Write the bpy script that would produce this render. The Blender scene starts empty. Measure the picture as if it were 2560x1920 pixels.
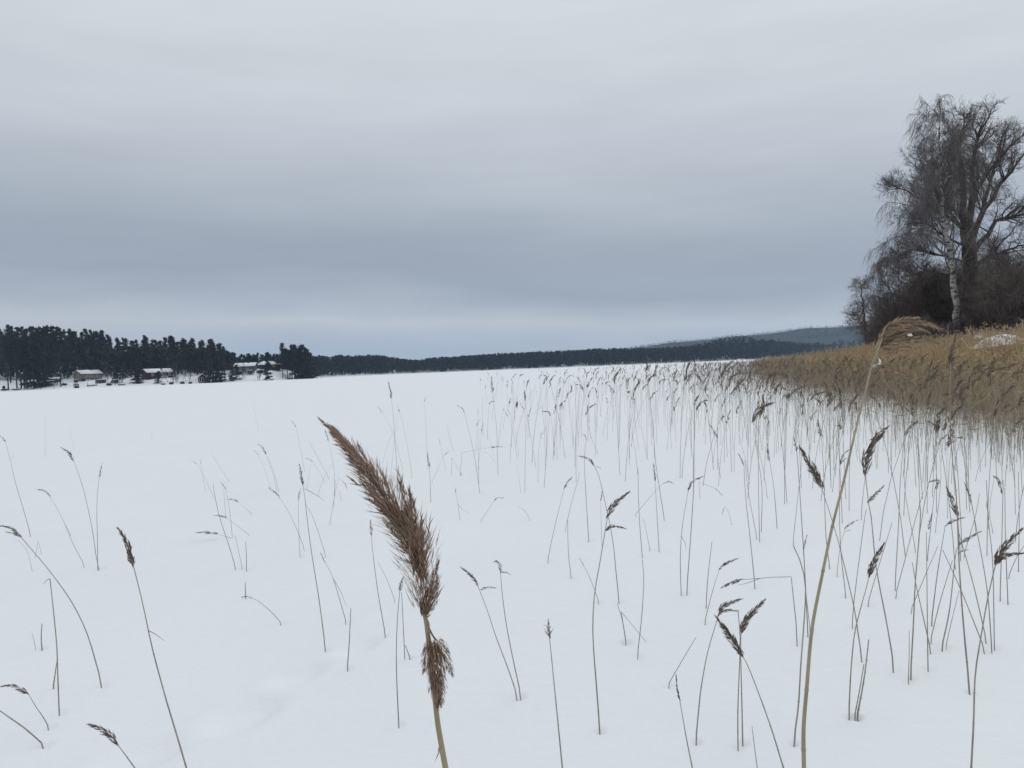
import bpy, math, random
import numpy as np
from mathutils import Matrix, Vector

rng = np.random.default_rng(11)
random.seed(11)
scene = bpy.context.scene
col = scene.collection

# ------------------------------------------------------------------ camera
W, H, F = 2560.0, 1920.0, 1920.0
CAM = np.array([0.0, 0.0, 1.6])
PITCH, ROLL = math.atan(40 / F), math.radians(2.26)
_f = np.array([0, math.cos(PITCH), -math.sin(PITCH)])
_r0 = np.array([1.0, 0, 0])
_u0 = np.array([0, math.sin(PITCH), math.cos(PITCH)])
CR = math.cos(ROLL) * _r0 - math.sin(ROLL) * _u0
CU = math.sin(ROLL) * _r0 + math.cos(ROLL) * _u0
cam_data = bpy.data.cameras.new("camera")
cam = bpy.data.objects.new("camera", cam_data)
col.objects.link(cam)
cam_data.sensor_width = 36.0
cam_data.lens = 27.0
cam_data.clip_start = 0.05
cam_data.clip_end = 20000
m = Matrix(((CR[0], CU[0], -_f[0], CAM[0]), (CR[1], CU[1], -_f[1], CAM[1]),
            (CR[2], CU[2], -_f[2], CAM[2]), (0, 0, 0, 1)))
cam.matrix_world = m
scene.camera = cam

# ------------------------------------------------------------------ sky, sun, exposure
def lin(r, g, b):
    f = lambda c: (c / 255 / 12.92) if c / 255 <= 0.04045 else ((c / 255 + 0.055) / 1.055) ** 2.4
    return (f(r), f(g), f(b))

SUN_EL, SUN_AZ = math.radians(32), math.radians(40)      # azimuth from +Y towards +X
world = bpy.data.worlds.new("World")
scene.world = world
world.use_nodes = True
nt = world.node_tree
nt.nodes.clear()
def N(tree, kind, **kw):
    n = tree.nodes.new(kind)
    for k, v in kw.items():
        if k.startswith("i_"):
            n.inputs[k[2:]].default_value = v
        else:
            setattr(n, k, v)
    return n
def math_node(tree, op, a, b=None, clamp=False):
    n = tree.nodes.new("ShaderNodeMath"); n.operation = op; n.use_clamp = clamp
    for i, v in enumerate((a, b)):
        if v is None: continue
        if isinstance(v, (int, float)): n.inputs[i].default_value = v
        else: tree.links.new(v, n.inputs[i])
    return n.outputs[0]
wo = N(nt, "ShaderNodeOutputWorld")
bg = N(nt, "ShaderNodeBackground"); bg.inputs["Strength"].default_value = 0.1
nish = N(nt, "ShaderNodeTexSky"); nish.sky_type = "NISHITA"; nish.sun_disc = False
nish.sun_elevation = SUN_EL; nish.sun_rotation = SUN_AZ
tc = N(nt, "ShaderNodeTexCoord")
sep = N(nt, "ShaderNodeSeparateXYZ"); nt.links.new(tc.outputs["Generated"], sep.inputs[0])
# streaky cloud layer: noise stretched along the horizon
mp = N(nt, "ShaderNodeMapping"); mp.inputs["Scale"].default_value = (1.3, 1.3, 9.0)
mp.inputs["Location"].default_value = (3.1, 1.7, 0.4)
nt.links.new(tc.outputs["Generated"], mp.inputs[0])
n1 = N(nt, "ShaderNodeTexNoise"); n1.inputs["Scale"].default_value = 1.25; n1.inputs["Detail"].default_value = 4; n1.inputs["Roughness"].default_value = 0.5
nt.links.new(mp.outputs[0], n1.inputs["Vector"])
mp2 = N(nt, "ShaderNodeMapping"); mp2.inputs["Scale"].default_value = (1.0, 1.0, 2.2); mp2.inputs["Location"].default_value = (0.6, 4.0, 1.0)
nt.links.new(tc.outputs["Generated"], mp2.inputs[0])
n2 = N(nt, "ShaderNodeTexNoise"); n2.inputs["Scale"].default_value = 1.6; n2.inputs["Detail"].default_value = 6
nt.links.new(mp2.outputs[0], n2.inputs["Vector"])
d1 = math_node(nt, "MULTIPLY", math_node(nt, "SUBTRACT", n1.outputs[0], 0.5), 0.11)
d2 = math_node(nt, "MULTIPLY", math_node(nt, "SUBTRACT", n2.outputs[0], 0.5), 0.12)
zz = math_node(nt, "ADD", math_node(nt, "ADD", sep.outputs["Z"], math_node(nt, "MULTIPLY", sep.outputs["X"], 0.05)), math_node(nt, "ADD", d1, d2))
mr = math_node(nt, "MULTIPLY", math_node(nt, "ADD", zz, 0.1), 1 / 1.1, True)
ramp = N(nt, "ShaderNodeValToRGB")
stops = [(-0.1, (168, 176, 186)), (0.0, (168, 176, 186)), (0.035, (178, 185, 194)), (0.062, (191, 196, 202)), (0.088, (173, 181, 191)),
         (0.118, (155, 164, 177)), (0.155, (161, 170, 182)), (0.21, (178, 186, 196)), (0.29, (196, 203, 211)),
         (0.40, (209, 215, 221)), (0.7, (220, 225, 229)), (1.0, (226, 230, 233))]
el = ramp.color_ramp.elements
while len(el) > 1: el.remove(el[-1])
for i, (z, c) in enumerate(stops):
    e = el[0] if i == 0 else el.new((z + 0.1) / 1.1)
    e.position = (z + 0.1) / 1.1
    e.color = (*lin(*c), 1)
nt.links.new(mr, ramp.inputs[0])
# fine tone variation of the cloud base
mp3 = N(nt, "ShaderNodeMapping"); mp3.inputs["Scale"].default_value = (2.0, 2.0, 14.0)
nt.links.new(tc.outputs["Generated"], mp3.inputs[0])
n3 = N(nt, "ShaderNodeTexNoise"); n3.inputs["Scale"].default_value = 1.8; n3.inputs["Detail"].default_value = 8; n3.inputs["Roughness"].default_value = 0.55
nt.links.new(mp3.outputs[0], n3.inputs["Vector"])
v3 = math_node(nt, "ADD", math_node(nt, "MULTIPLY", math_node(nt, "SUBTRACT", n3.outputs[0], 0.5), 0.20), 1.0)
v3 = math_node(nt, "MULTIPLY", v3, 10.0)
hsv = N(nt, "ShaderNodeVectorMath"); hsv.operation = "SCALE"
nt.links.new(ramp.outputs[0], hsv.inputs[0]); nt.links.new(v3, hsv.inputs["Scale"])
mix = N(nt, "ShaderNodeMix"); mix.data_type = "RGBA"; mix.inputs["Factor"].default_value = 0.975
nt.links.new(nish.outputs[0], mix.inputs["A"]); nt.links.new(hsv.outputs[0], mix.inputs["B"])
nt.links.new(mix.outputs["Result"], bg.inputs["Color"]); nt.links.new(bg.outputs[0], wo.inputs[0])

sun_d = bpy.data.lights.new("sun", "SUN"); sun_d.energy = 0.6; sun_d.angle = math.radians(50); sun_d.color = (1.0, 0.96, 0.9)
sun = bpy.data.objects.new("sun", sun_d); col.objects.link(sun)
sd = Vector((math.sin(SUN_AZ) * math.cos(SUN_EL), math.cos(SUN_AZ) * math.cos(SUN_EL), math.sin(SUN_EL)))
sun.rotation_euler = sd.to_track_quat("Z", "Y").to_euler()
vs = scene.view_settings
scene.display_settings.display_device = "sRGB"
vs.view_transform = "Standard"; vs.look = "None"; vs.exposure = 0.0; vs.gamma = 1.0; vs.use_curve_mapping = False
scene.render.engine = "CYCLES"
scene.cycles.max_bounces = 6; scene.cycles.diffuse_bounces = 3; scene.cycles.volume_bounces = 1
scene.cycles.transparent_max_bounces = 4
scene.render.filter_size = 1.7

# ------------------------------------------------------------------ helpers
def ray(px, py):
    px = np.asarray(px, float); py = np.asarray(py, float)
    return _f + ((px - W / 2) / F)[..., None] * CR + ((H / 2 - py) / F)[..., None] * CU
def at(px, py, t):
    return CAM + ray(px, py) * np.asarray(t, float)[..., None]
def project(P):
    d = np.asarray(P, float) - CAM
    z = d @ _f
    return np.stack([W / 2 + F * (d @ CR) / z, H / 2 - F * (d @ CU) / z], -1)
def horizon(px): return 970.5 - 0.03946 * px
def unit(v): return v / (np.linalg.norm(v, axis=-1, keepdims=True) + 1e-12)
def smooth(a, b, x):
    t = np.clip((np.asarray(x, float) - a) / (b - a), 0, 1); return t * t * (3 - 2 * t)

class MB:
    def __init__(s): s.v = []; s.q = []; s.t = []; s.n = 0
    def add(s, v, q=None, t=None):
        v = np.asarray(v, float).reshape(-1, 3)
        if q is not None and len(q): s.q.append(np.asarray(q, int).reshape(-1, 4) + s.n)
        if t is not None and len(t): s.t.append(np.asarray(t, int).reshape(-1, 3) + s.n)
        s.v.append(v); s.n += len(v)
        return s
    def tubes(s, P, R, sides=3, cap=False):
        P = np.asarray(P, float); R = np.asarray(R, float)
        if P.ndim == 2: P = P[None]
        if R.ndim == 1: R = np.broadcast_to(R, P.shape[:2])
        n, k, _ = P.shape
        T = np.gradient(P, axis=1); T = unit(T)
        ref = np.where(np.abs(T[:, :1, 2:3]) > 0.9, [[[1.0, 0, 0]]], [[[0.0, 0, 1.0]]])
        A = unit(np.cross(T, np.broadcast_to(ref, T.shape))); B = np.cross(T, A)
        th = np.arange(sides) * 2 * math.pi / sides
        V = P[:, :, None] + R[..., None, None] * (np.cos(th)[:, None] * A[:, :, None] + np.sin(th)[:, None] * B[:, :, None])
        idx = np.arange(n * k * sides).reshape(n, k, sides)
        j = np.roll(idx, -1, axis=2)
        Q = np.stack([idx[:, :-1], j[:, :-1], j[:, 1:], idx[:, 1:]], -1).reshape(-1, 4)
        T_ = None
        if cap and sides >= 3:
            T_ = np.concatenate([np.stack([idx[:, -1, 0], idx[:, -1, i], idx[:, -1, i + 1]], -1) for i in range(1, sides - 1)])
        return s.add(V, Q, T_)
    def diamonds(s, O, D, L, Wd, rg, fold=0.25):
        O = np.asarray(O, float); D = unit(np.asarray(D, float)); n = len(O)
        L = np.broadcast_to(np.asarray(L, float), (n,))[:, None]; Wd = np.broadcast_to(np.asarray(Wd, float), (n,))[:, None]
        S = unit(np.cross(D, rg.normal(size=(n, 3)))); Nn = np.cross(D, S)
        M = O + D * L * 0.4
        V = np.stack([O, M + S * Wd / 2 + Nn * Wd * fold, O + D * L, M - S * Wd / 2 + Nn * Wd * fold], 1)
        i = np.arange(n * 4).reshape(n, 4)
        return s.add(V, i)
    def box(s, lo, hi, ax=None, org=None):
        lo = np.asarray(lo, float); hi = np.asarray(hi, float)
        c = np.array([[x, y, z] for z in (0, 1) for y in (0, 1) for x in (0, 1)], float)
        V = lo + c * (hi - lo)
        if ax is not None: V = org + V @ ax
        q = [[0, 2, 3, 1], [4, 5, 7, 6], [0, 1, 5, 4], [2, 6, 7, 3], [0, 4, 6, 2], [1, 3, 7, 5]]
        return s.add(V, q)
    def poly(s, V, quads=None, tris=None, ax=None, org=None):
        V = np.asarray(V, float)
        if ax is not None: V = org + V @ ax
        return s.add(V, quads, tris)
    def mesh(s, name, smooth_shade=False):
        me = bpy.data.meshes.new(name)
        V = np.concatenate(s.v) if s.v else np.zeros((0, 3))
        Q = np.concatenate(s.q) if s.q else np.zeros((0, 4), int)
        T = np.concatenate(s.t) if s.t else np.zeros((0, 3), int)
        me.vertices.add(len(V)); me.vertices.foreach_set("co", V.ravel())
        nl = len(Q) * 4 + len(T) * 3
        me.loops.add(nl); me.loops.foreach_set("vertex_index", np.concatenate([Q.ravel(), T.ravel()]).astype(np.int32))
        me.polygons.add(len(Q) + len(T))
        st = np.concatenate([np.arange(len(Q)) * 4, len(Q) * 4 + np.arange(len(T)) * 3])
        me.polygons.foreach_set("loop_start", st.astype(np.int32))
        if smooth_shade: me.polygons.foreach_set("use_smooth", np.ones(len(Q) + len(T), bool))
        me.update(calc_edges=True)
        return me

def obj(name, mb, mat, parent=None, shade=False, loc=None):
    me = mb.mesh(name, shade) if isinstance(mb, MB) else mb
    if mat and not me.materials: me.materials.append(mat)
    o = bpy.data.objects.new(name, me); col.objects.link(o)
    if parent is not None: o.parent = parent
    if loc is not None: o.location = loc
    return o
def empty(name, loc=(0, 0, 0)):
    o = bpy.data.objects.new(name, None); col.objects.link(o); o.location = Vector(loc); o.empty_display_size = 0.1
    return o
def tag(o, label=None, cat=None, group=None, kind=None):
    if label: o["label"] = label
    if cat: o["category"] = cat
    if group: o["group"] = group
    if kind: o["kind"] = kind
    return o
def struct(o): o["kind"] = "structure"; return o
def copy_tree(o, parent=None):
    c = o.copy(); col.objects.link(c)
    if parent is not None: c.parent = parent
    for ch in list(o.children):
        if ch.name in bpy.data.objects: copy_tree(ch, c)
    return c

ORD = "first second third fourth fifth sixth seventh eighth ninth tenth eleventh twelfth thirteenth fourteenth fifteenth sixteenth seventeenth eighteenth nineteenth".split()
TENS = {20: "twent", 30: "thirt", 40: "fort", 50: "fift", 60: "sixt", 70: "sevent", 80: "eight", 90: "ninet"}
def ordinal(n):
    if n <= 19: return ORD[n - 1]
    if n >= 100: return "hundred-and-" + ordinal(n - 100) if n > 100 else "hundredth"
    t, u = n // 10 * 10, n % 10
    return TENS[t] + ("ieth" if u == 0 else "y-" + ORD[u - 1])

# ------------------------------------------------------------------ materials
def mat_base(name):
    mt = bpy.data.materials.new(name); mt.use_nodes = True
    t = mt.node_tree; b = t.nodes["Principled BSDF"]
    b.inputs["Specular IOR Level"].default_value = 0.2
    return mt, t, b
def mat_noise(name, c1, c2, scale=5.0, rough=0.85, island=0.0, bump=0.0, detail=4, stretch=None, transl=0.0, spec=0.2):
    mt, t, b = mat_base(name)
    tc = N(t, "ShaderNodeTexCoord"); src = tc.outputs["Object"]
    if stretch:
        mpn = N(t, "ShaderNodeMapping"); mpn.inputs["Scale"].default_value = stretch
        t.links.new(src, mpn.inputs[0]); src = mpn.outputs[0]
    nz = N(t, "ShaderNodeTexNoise"); nz.inputs["Scale"].default_value = scale; nz.inputs["Detail"].default_value = detail
    t.links.new(src, nz.inputs["Vector"])
    fac = math_node(t, "ADD", math_node(t, "MULTIPLY", math_node(t, "SUBTRACT", nz.outputs[0], 0.5), 2.2), 0.5, True)
    if island:
        gi = N(t, "ShaderNodeNewGeometry")
        fac = math_node(t, "ADD", math_node(t, "MULTIPLY", fac, 1 - island), math_node(t, "MULTIPLY", gi.outputs["Random Per Island"], island), True)
    mx = N(t, "ShaderNodeMix"); mx.data_type = "RGBA"
    mx.inputs["A"].default_value = (*c1, 1); mx.inputs["B"].default_value = (*c2, 1)
    t.links.new(fac, mx.inputs["Factor"]); t.links.new(mx.outputs["Result"], b.inputs["Base Color"])
    b.inputs["Roughness"].default_value = rough; b.inputs["Specular IOR Level"].default_value = spec
    if bump:
        bp = N(t, "ShaderNodeBump"); bp.inputs["Strength"].default_value = bump; bp.inputs["Distance"].default_value = 0.02
        t.links.new(nz.outputs[0], bp.inputs["Height"]); t.links.new(bp.outputs[0], b.inputs["Normal"])
    if transl:
        tr = N(t, "ShaderNodeBsdfTranslucent"); t.links.new(mx.outputs["Result"], tr.inputs[0])
        ms = N(t, "ShaderNodeMixShader"); ms.inputs[0].default_value = transl
        t.links.new(b.outputs[0], ms.inputs[1]); t.links.new(tr.outputs[0], ms.inputs[2])
        t.links.new(ms.outputs[0], t.nodes["Material Output"].inputs[0])
    return mt

M = {}
def snow_material():
    mt, t, b = mat_base("snow")
    tc = N(t, "ShaderNodeTexCoord")
    nz = N(t, "ShaderNodeTexNoise"); nz.inputs["Scale"].default_value = 0.9; nz.inputs["Detail"].default_value = 5
    t.links.new(tc.outputs["Object"], nz.inputs["Vector"])
    mx = N(t, "ShaderNodeMix"); mx.data_type = "RGBA"
    mx.inputs["A"].default_value = (0.845, 0.865, 0.89, 1); mx.inputs["B"].default_value = (0.89, 0.905, 0.925, 1)
    t.links.new(nz.outputs[0], mx.inputs["Factor"]); t.links.new(mx.outputs["Result"], b.inputs["Base Color"])
    b.inputs["Roughness"].default_value = 0.75
    nf = N(t, "ShaderNodeTexNoise"); nf.inputs["Scale"].default_value = 9.0; nf.inputs["Detail"].default_value = 8; nf.inputs["Roughness"].default_value = 0.6
    t.links.new(tc.outputs["Object"], nf.inputs["Vector"])
    bp = N(t, "ShaderNodeBump"); bp.inputs["Strength"].default_value = 0.25; bp.inputs["Distance"].default_value = 0.03
    mw = N(t, "ShaderNodeMapping"); mw.inputs["Scale"].default_value = (0.9, 3.2, 1.0); mw.inputs["Rotation"].default_value = (0, 0, 0.5)
    t.links.new(tc.outputs["Object"], mw.inputs[0])
    nw = N(t, "ShaderNodeTexNoise"); nw.inputs["Scale"].default_value = 1.6; nw.inputs["Detail"].default_value = 6; nw.inputs["Roughness"].default_value = 0.6
    t.links.new(mw.outputs[0], nw.inputs["Vector"])
    hsum = math_node(t, "ADD", nf.outputs[0], math_node(t, "MULTIPLY", nw.outputs[0], 2.2))
    t.links.new(hsum, bp.inputs["Height"]); t.links.new(bp.outputs[0], b.inputs["Normal"])
    return mt
M["snow"] = snow_material()
M["snow_clump"] = mat_noise("snow_clump", (0.80, 0.83, 0.87), (0.88, 0.90, 0.92), 40, 0.8, bump=0.4)
M["stem_pale"] = mat_noise("stem_pale", (0.26, 0.215, 0.13), (0.42, 0.36, 0.24), 14, 0.55, detail=6, stretch=(6, 6, 1), spec=0.35)
M["stem"] = mat_noise("stem", (0.22, 0.195, 0.16), (0.42, 0.375, 0.305), 9, 0.6, detail=6, spec=0.3)
M["panicle_brown"] = mat_noise("panicle_brown", (0.13, 0.078, 0.052), (0.46, 0.325, 0.235), 40, 0.8, island=0.75, transl=0.18)
M["panicle_hair"] = mat_noise("panicle_hair", (0.26, 0.185, 0.135), (0.55, 0.43, 0.34), 40, 0.7, island=0.7, transl=0.4)
M["panicle_tawny"] = mat_noise("panicle_tawny", (0.12, 0.072, 0.042), (0.56, 0.42, 0.29), 60, 0.7, island=0.85, transl=0.12)
M["panicle_dark"] = mat_noise("panicle_dark", (0.085, 0.068, 0.054), (0.29, 0.23, 0.18), 30, 0.85, island=0.7, transl=0.08)
M["panicle_mid"] = mat_noise("panicle_mid", (0.095, 0.076, 0.058), (0.30, 0.24, 0.185), 30, 0.85, island=0.7, transl=0.12)
M["reed_belt"] = mat_noise("reed_belt", (0.46, 0.338, 0.188), (0.76, 0.585, 0.355), 0.6, 0.8, island=0.65, transl=0.35)
M["reed_plume"] = mat_noise("reed_plume", (0.27, 0.20, 0.125), (0.58, 0.45, 0.30), 0.8, 0.85, island=0.7, transl=0.3)
M["reed_fringe"] = mat_noise("reed_fringe", (0.22, 0.185, 0.13), (0.42, 0.35, 0.245), 0.8, 0.8, island=0.6)
M["dry_grass"] = mat_noise("dry_grass", (0.24, 0.182, 0.115), (0.46, 0.365, 0.24), 0.5, 0.85, island=0.6)
M["needles"] = mat_noise("needles", (0.015, 0.020, 0.014), (0.054, 0.062, 0.041), 0.25, 0.9, island=0.5)
M["needles_far"] = mat_noise("needles_far", (0.014, 0.021, 0.020), (0.040, 0.048, 0.042), 0.02, 0.95, island=0.5)
M["pine_bark"] = mat_noise("pine_bark", (0.035, 0.03, 0.027), (0.10, 0.075, 0.06), 1.5, 0.9, stretch=(1, 1, 0.2))
M["dark_bark"] = mat_noise("dark_bark", (0.042, 0.034, 0.030), (0.10, 0.082, 0.070), 3, 0.9, stretch=(1, 1, 0.25), bump=0.5)
M["twig"] = mat_noise("twig", (0.085, 0.067, 0.060), (0.20, 0.166, 0.148), 0.6, 0.9, island=0.5)
M["twig_pale"] = mat_noise("twig_pale", (0.10, 0.089, 0.083), (0.235, 0.21, 0.197), 0.6, 0.9, island=0.5)
M["twig_far"] = mat_noise("twig_far", (0.05, 0.036, 0.032), (0.11, 0.085, 0.076), 0.3, 0.9, island=0.5)
M["beige_wall"] = mat_noise("beige_wall", (0.19, 0.165, 0.125), (0.24, 0.21, 0.165), 0.8, 0.9)
M["dark_wall"] = mat_noise("dark_wall", (0.03, 0.03, 0.03), (0.055, 0.05, 0.048), 0.8, 0.9)
M["grey_wall"] = mat_noise("grey_wall", (0.09, 0.09, 0.087), (0.14, 0.137, 0.133), 0.8, 0.9)
M["red_wall"] = mat_noise("red_wall", (0.048, 0.020, 0.019), (0.075, 0.030, 0.027), 0.8, 0.9)
M["white_paint"] = mat_noise("white_paint", (0.62, 0.63, 0.64), (0.76, 0.77, 0.78), 1.0, 0.6)
M["stone"] = mat_noise("stone", (0.12, 0.115, 0.11), (0.27, 0.26, 0.25), 1.2, 0.9, bump=0.4)
M["window_glass"] = mat_noise("window_glass", (0.02, 0.024, 0.03), (0.05, 0.055, 0.06), 0.6, 0.15, spec=0.5)
M["boat_paint"] = mat_noise("boat_paint", (0.03, 0.032, 0.036), (0.07, 0.07, 0.072), 0.8, 0.6)
M["hedge_leaf"] = mat_noise("hedge_leaf", (0.016, 0.018, 0.014), (0.045, 0.045, 0.035), 0.8, 0.9, island=0.5)
def birch_bark():
    mt, t, b = mat_base("birch_bark")
    tc = N(t, "ShaderNodeTexCoord")
    mpn = N(t, "ShaderNodeMapping"); mpn.inputs["Scale"].default_value = (1.2, 1.2, 3.2); t.links.new(tc.outputs["Object"], mpn.inputs[0])
    nz = N(t, "ShaderNodeTexNoise"); nz.inputs["Scale"].default_value = 1.3; nz.inputs["Detail"].default_value = 5; t.links.new(mpn.outputs[0], nz.inputs["Vector"])
    rp = N(t, "ShaderNodeValToRGB"); rp.color_ramp.elements[0].position = 0.40; rp.color_ramp.elements[0].color = (0.045, 0.04, 0.038, 1)
    rp.color_ramp.elements[1].position = 0.50; rp.color_ramp.elements[1].color = (0.45, 0.44, 0.42, 1)
    t.links.new(nz.outputs[0], rp.inputs[0]); t.links.new(rp.outputs[0], b.inputs["Base Color"]); b.inputs["Roughness"].default_value = 0.8
    return mt
M["birch_bark"] = birch_bark()

# ------------------------------------------------------------------ terrain heights
DENTS = []            # (x, y, rx, ry, angle, depth): old footprints and hollows around stems
def snow_z(x, y):
    x = np.asarray(x, float); y = np.asarray(y, float)
    r = np.hypot(x, y)
    z = 0.018 * np.sin(x * 1.1 + 0.6 * y) * np.cos(0.7 * y - 0.4 * x) + 0.012 * np.sin(2.3 * x - 1.1 * y + 1.0) + 0.02 * np.sin(0.35 * x + 0.5) * np.sin(0.28 * y)
    z = z * np.exp(-np.maximum(r - 12, 0) / 40)
    for (dx, dy, rx, ry, a, dep) in DENTS:
        u = (x - dx) * math.cos(a) + (y - dy) * math.sin(a); v = -(x - dx) * math.sin(a) + (y - dy) * math.cos(a)
        q = (u / rx) ** 2 + (v / ry) ** 2
        z = z - dep * np.exp(-q * q) + 0.16 * dep * np.exp(-((np.sqrt(q) - 1.6) / 0.4) ** 2)
    return z
def ground_hit(px, py):
    d = ray(px, py); t = CAM[2] / -d[2]
    for _ in range(4):
        p = CAM + t * d; t = (CAM[2] - float(snow_z(p[0], p[1]))) / -d[2]
    return CAM + t * d, t
for (px, py, rx, ry, a, dep) in [(742, 1682, 0.10, 0.16, -0.5, 0.03), (600, 1790, 0.12, 0.20, -0.5, 0.035), (893, 1612, 0.09, 0.14, -0.5, 0.025),
                                 (360, 1885, 0.12, 0.2, -0.6, 0.03), (965, 1530, 0.08, 0.13, -0.5, 0.012)]:
    d = ray(px, py); t = CAM[2] / -d[2]; p = CAM + t * d
    DENTS.append((p[0], p[1], rx, ry, a, dep))

LX = np.array([-700, -520, -267, -190, -150, -136, -131, -128]); LY = np.array([370, 380, 395, 402, 418, 440, 478, 900])
AX = np.array([-700, -330, -290, -250, -215, -170, -130, -100]); AV = np.array([26, 24, 20, 13, 9.5, 7.5, 6.5, 5])
def left_z(x, y):
    s = np.asarray(y, float) - np.interp(x, LX, LY)
    A = np.interp(x, AX, AV)
    z = np.interp(s, [-30, -2, 0, 4, 12, 28, 48], [-3, -0.4, 0.02, 0.8, 1.6, 3.4, 5.6]) + np.maximum(A - 5.6, 0.4) * smooth(45, 120, s)
    z = z + 2.0 * np.exp(-((np.asarray(x) + 152) / 26) ** 2 - ((np.asarray(y) - 456) / 20) ** 2)
    back = np.interp(x, [-320, -220, -160, -130], [660, 600, 530, 500])
    z = np.where(z > 0, z * (1 - smooth(0, 30, np.asarray(y) - back)) - 3.0 * smooth(25, 34, np.asarray(y) - back), z)
    return z + 0.25 * np.sin(np.asarray(x) * 0.21 + 0.13 * np.asarray(y)) * smooth(3, 12, s)
FX = np.array([-330, -168, -135, -106, 0, 182, 400, 640, 1000, 1600]); FY = np.array([560, 640, 760, 850, 880, 900, 1100, 1500, 1800, 2100])
HX = np.array([-330, -150, -60, 100, 240, 330, 400, 520, 800, 1600]); HV = np.array([5, 5, 5, 6, 10, 17, 16, 12, 16, 20])
def far_z(x, y):
    s = np.asarray(y, float) - np.interp(x, FX, FY)
    return np.interp(s, [-40, -4, 0, 5, 20], [-4, -0.6, 0.05, 0.9, 2.0]) + np.maximum(np.interp(x, HX, HV) - 2, 0) * smooth(15, 110, s)

# ------------------------------------------------------------------ setting
def polar_sheet():
    rs = np.concatenate([np.geomspace(0.25, 2.0, 34)[:-1], np.geomspace(2.0, 8.0, 210)[:-1], np.geomspace(8, 60, 70)[:-1], np.geomspace(60, 9000, 50)])
    an = np.concatenate([np.linspace(-48, 48, 400)[:-1], np.linspace(48, 312, 70)[:-1]]) * math.pi / 180
    rr, aa = np.meshgrid(rs, an, indexing="ij")
    X = rr * np.sin(aa); Y = rr * np.cos(aa); Z = snow_z(X, Y)
    nr, na = rr.shape
    V = np.stack([X, Y, Z], -1).reshape(-1, 3)
    V = np.concatenate([V, [[0, 0, float(snow_z(0, 0))]]])
    i = np.arange(nr * na).reshape(nr, na); j = np.roll(i, -1, axis=1)
    q = np.stack([i[:-1], i[1:], j[1:], j[:-1]], -1).reshape(-1, 4)
    t = np.stack([np.full(na, nr * na), i[0], j[0]], -1)
    return MB().add(V, q, t)
def grid_sheet(xs, ys, zf):
    X, Y = np.meshgrid(xs, ys, indexing="ij"); Z = zf(X, Y)
    i = np.arange(X.size).reshape(X.shape)
    q = np.stack([i[:-1, :-1], i[1:, :-1], i[1:, 1:], i[:-1, 1:]], -1).reshape(-1, 4)
    return MB().add(np.stack([X, Y, Z], -1), q)
struct(obj("wooded_shore_ground", grid_sheet(np.linspace(-700, -95, 160), np.linspace(365, 760, 120), left_z), M["snow"], shade=True))
struct(obj("far_shore_ground", grid_sheet(np.linspace(-330, 1600, 200), np.linspace(555, 2500, 220), far_z), M["snow"], shade=True))
RIDX = np.array([-200, 120, 290, 460, 580, 760, 930, 1090, 1230, 1340, 1500, 1900, 2600, 3400]); RIDZ = np.array([20, 30, 45, 66, 76, 93, 101, 112, 122, 131, 133, 128, 120, 90])
def ridge_z(x, y):
    x = np.asarray(x) / 0.75; y = np.asarray(y) / 0.75
    prof = np.interp(x, RIDX, RIDZ)
    return 0.75 * prof * (1 - ((np.asarray(y) - 3500) / 900) ** 2) + 3 * np.sin(np.asarray(x) * 0.02) * np.sin(np.asarray(y) * 0.013) - 4
M["hill"] = mat_noise("hill", (0.016, 0.022, 0.022), (0.035, 0.042, 0.038), 0.012, 0.95, detail=8)
struct(obj("far_hill", grid_sheet(np.linspace(-150, 2550, 180), np.linspace(1950, 3220, 50), ridge_z), M["hill"], shade=True))

# near shore on the other side: bank behind the reed belt
EX = np.array([-20, 0, 8, 16, 24, 29, 38, 67, 100, 157, 260]); EYX = np.array([8.0, 8.5, 9.2, 10.7, 13.0, 14.2, 16.0, 24.0, 33, 50, 80])   # edge x as a function of y
def edge_x(y): return np.interp(y, EX, EYX)
def bank_z(x, y):
    s = np.asarray(x, float) - edge_x(y)
    return np.interp(s, [-2, 8, 12, 18, 40, 120], [-0.6, -0.25, 0.25, 0.9, 2.2, 6.0]) * np.interp(y, [100, 160], [1, 0.15])
struct(obj("bank_ground", grid_sheet(np.linspace(6, 200, 110), np.linspace(-30, 260, 120), bank_z), M["snow"], shade=True))

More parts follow.
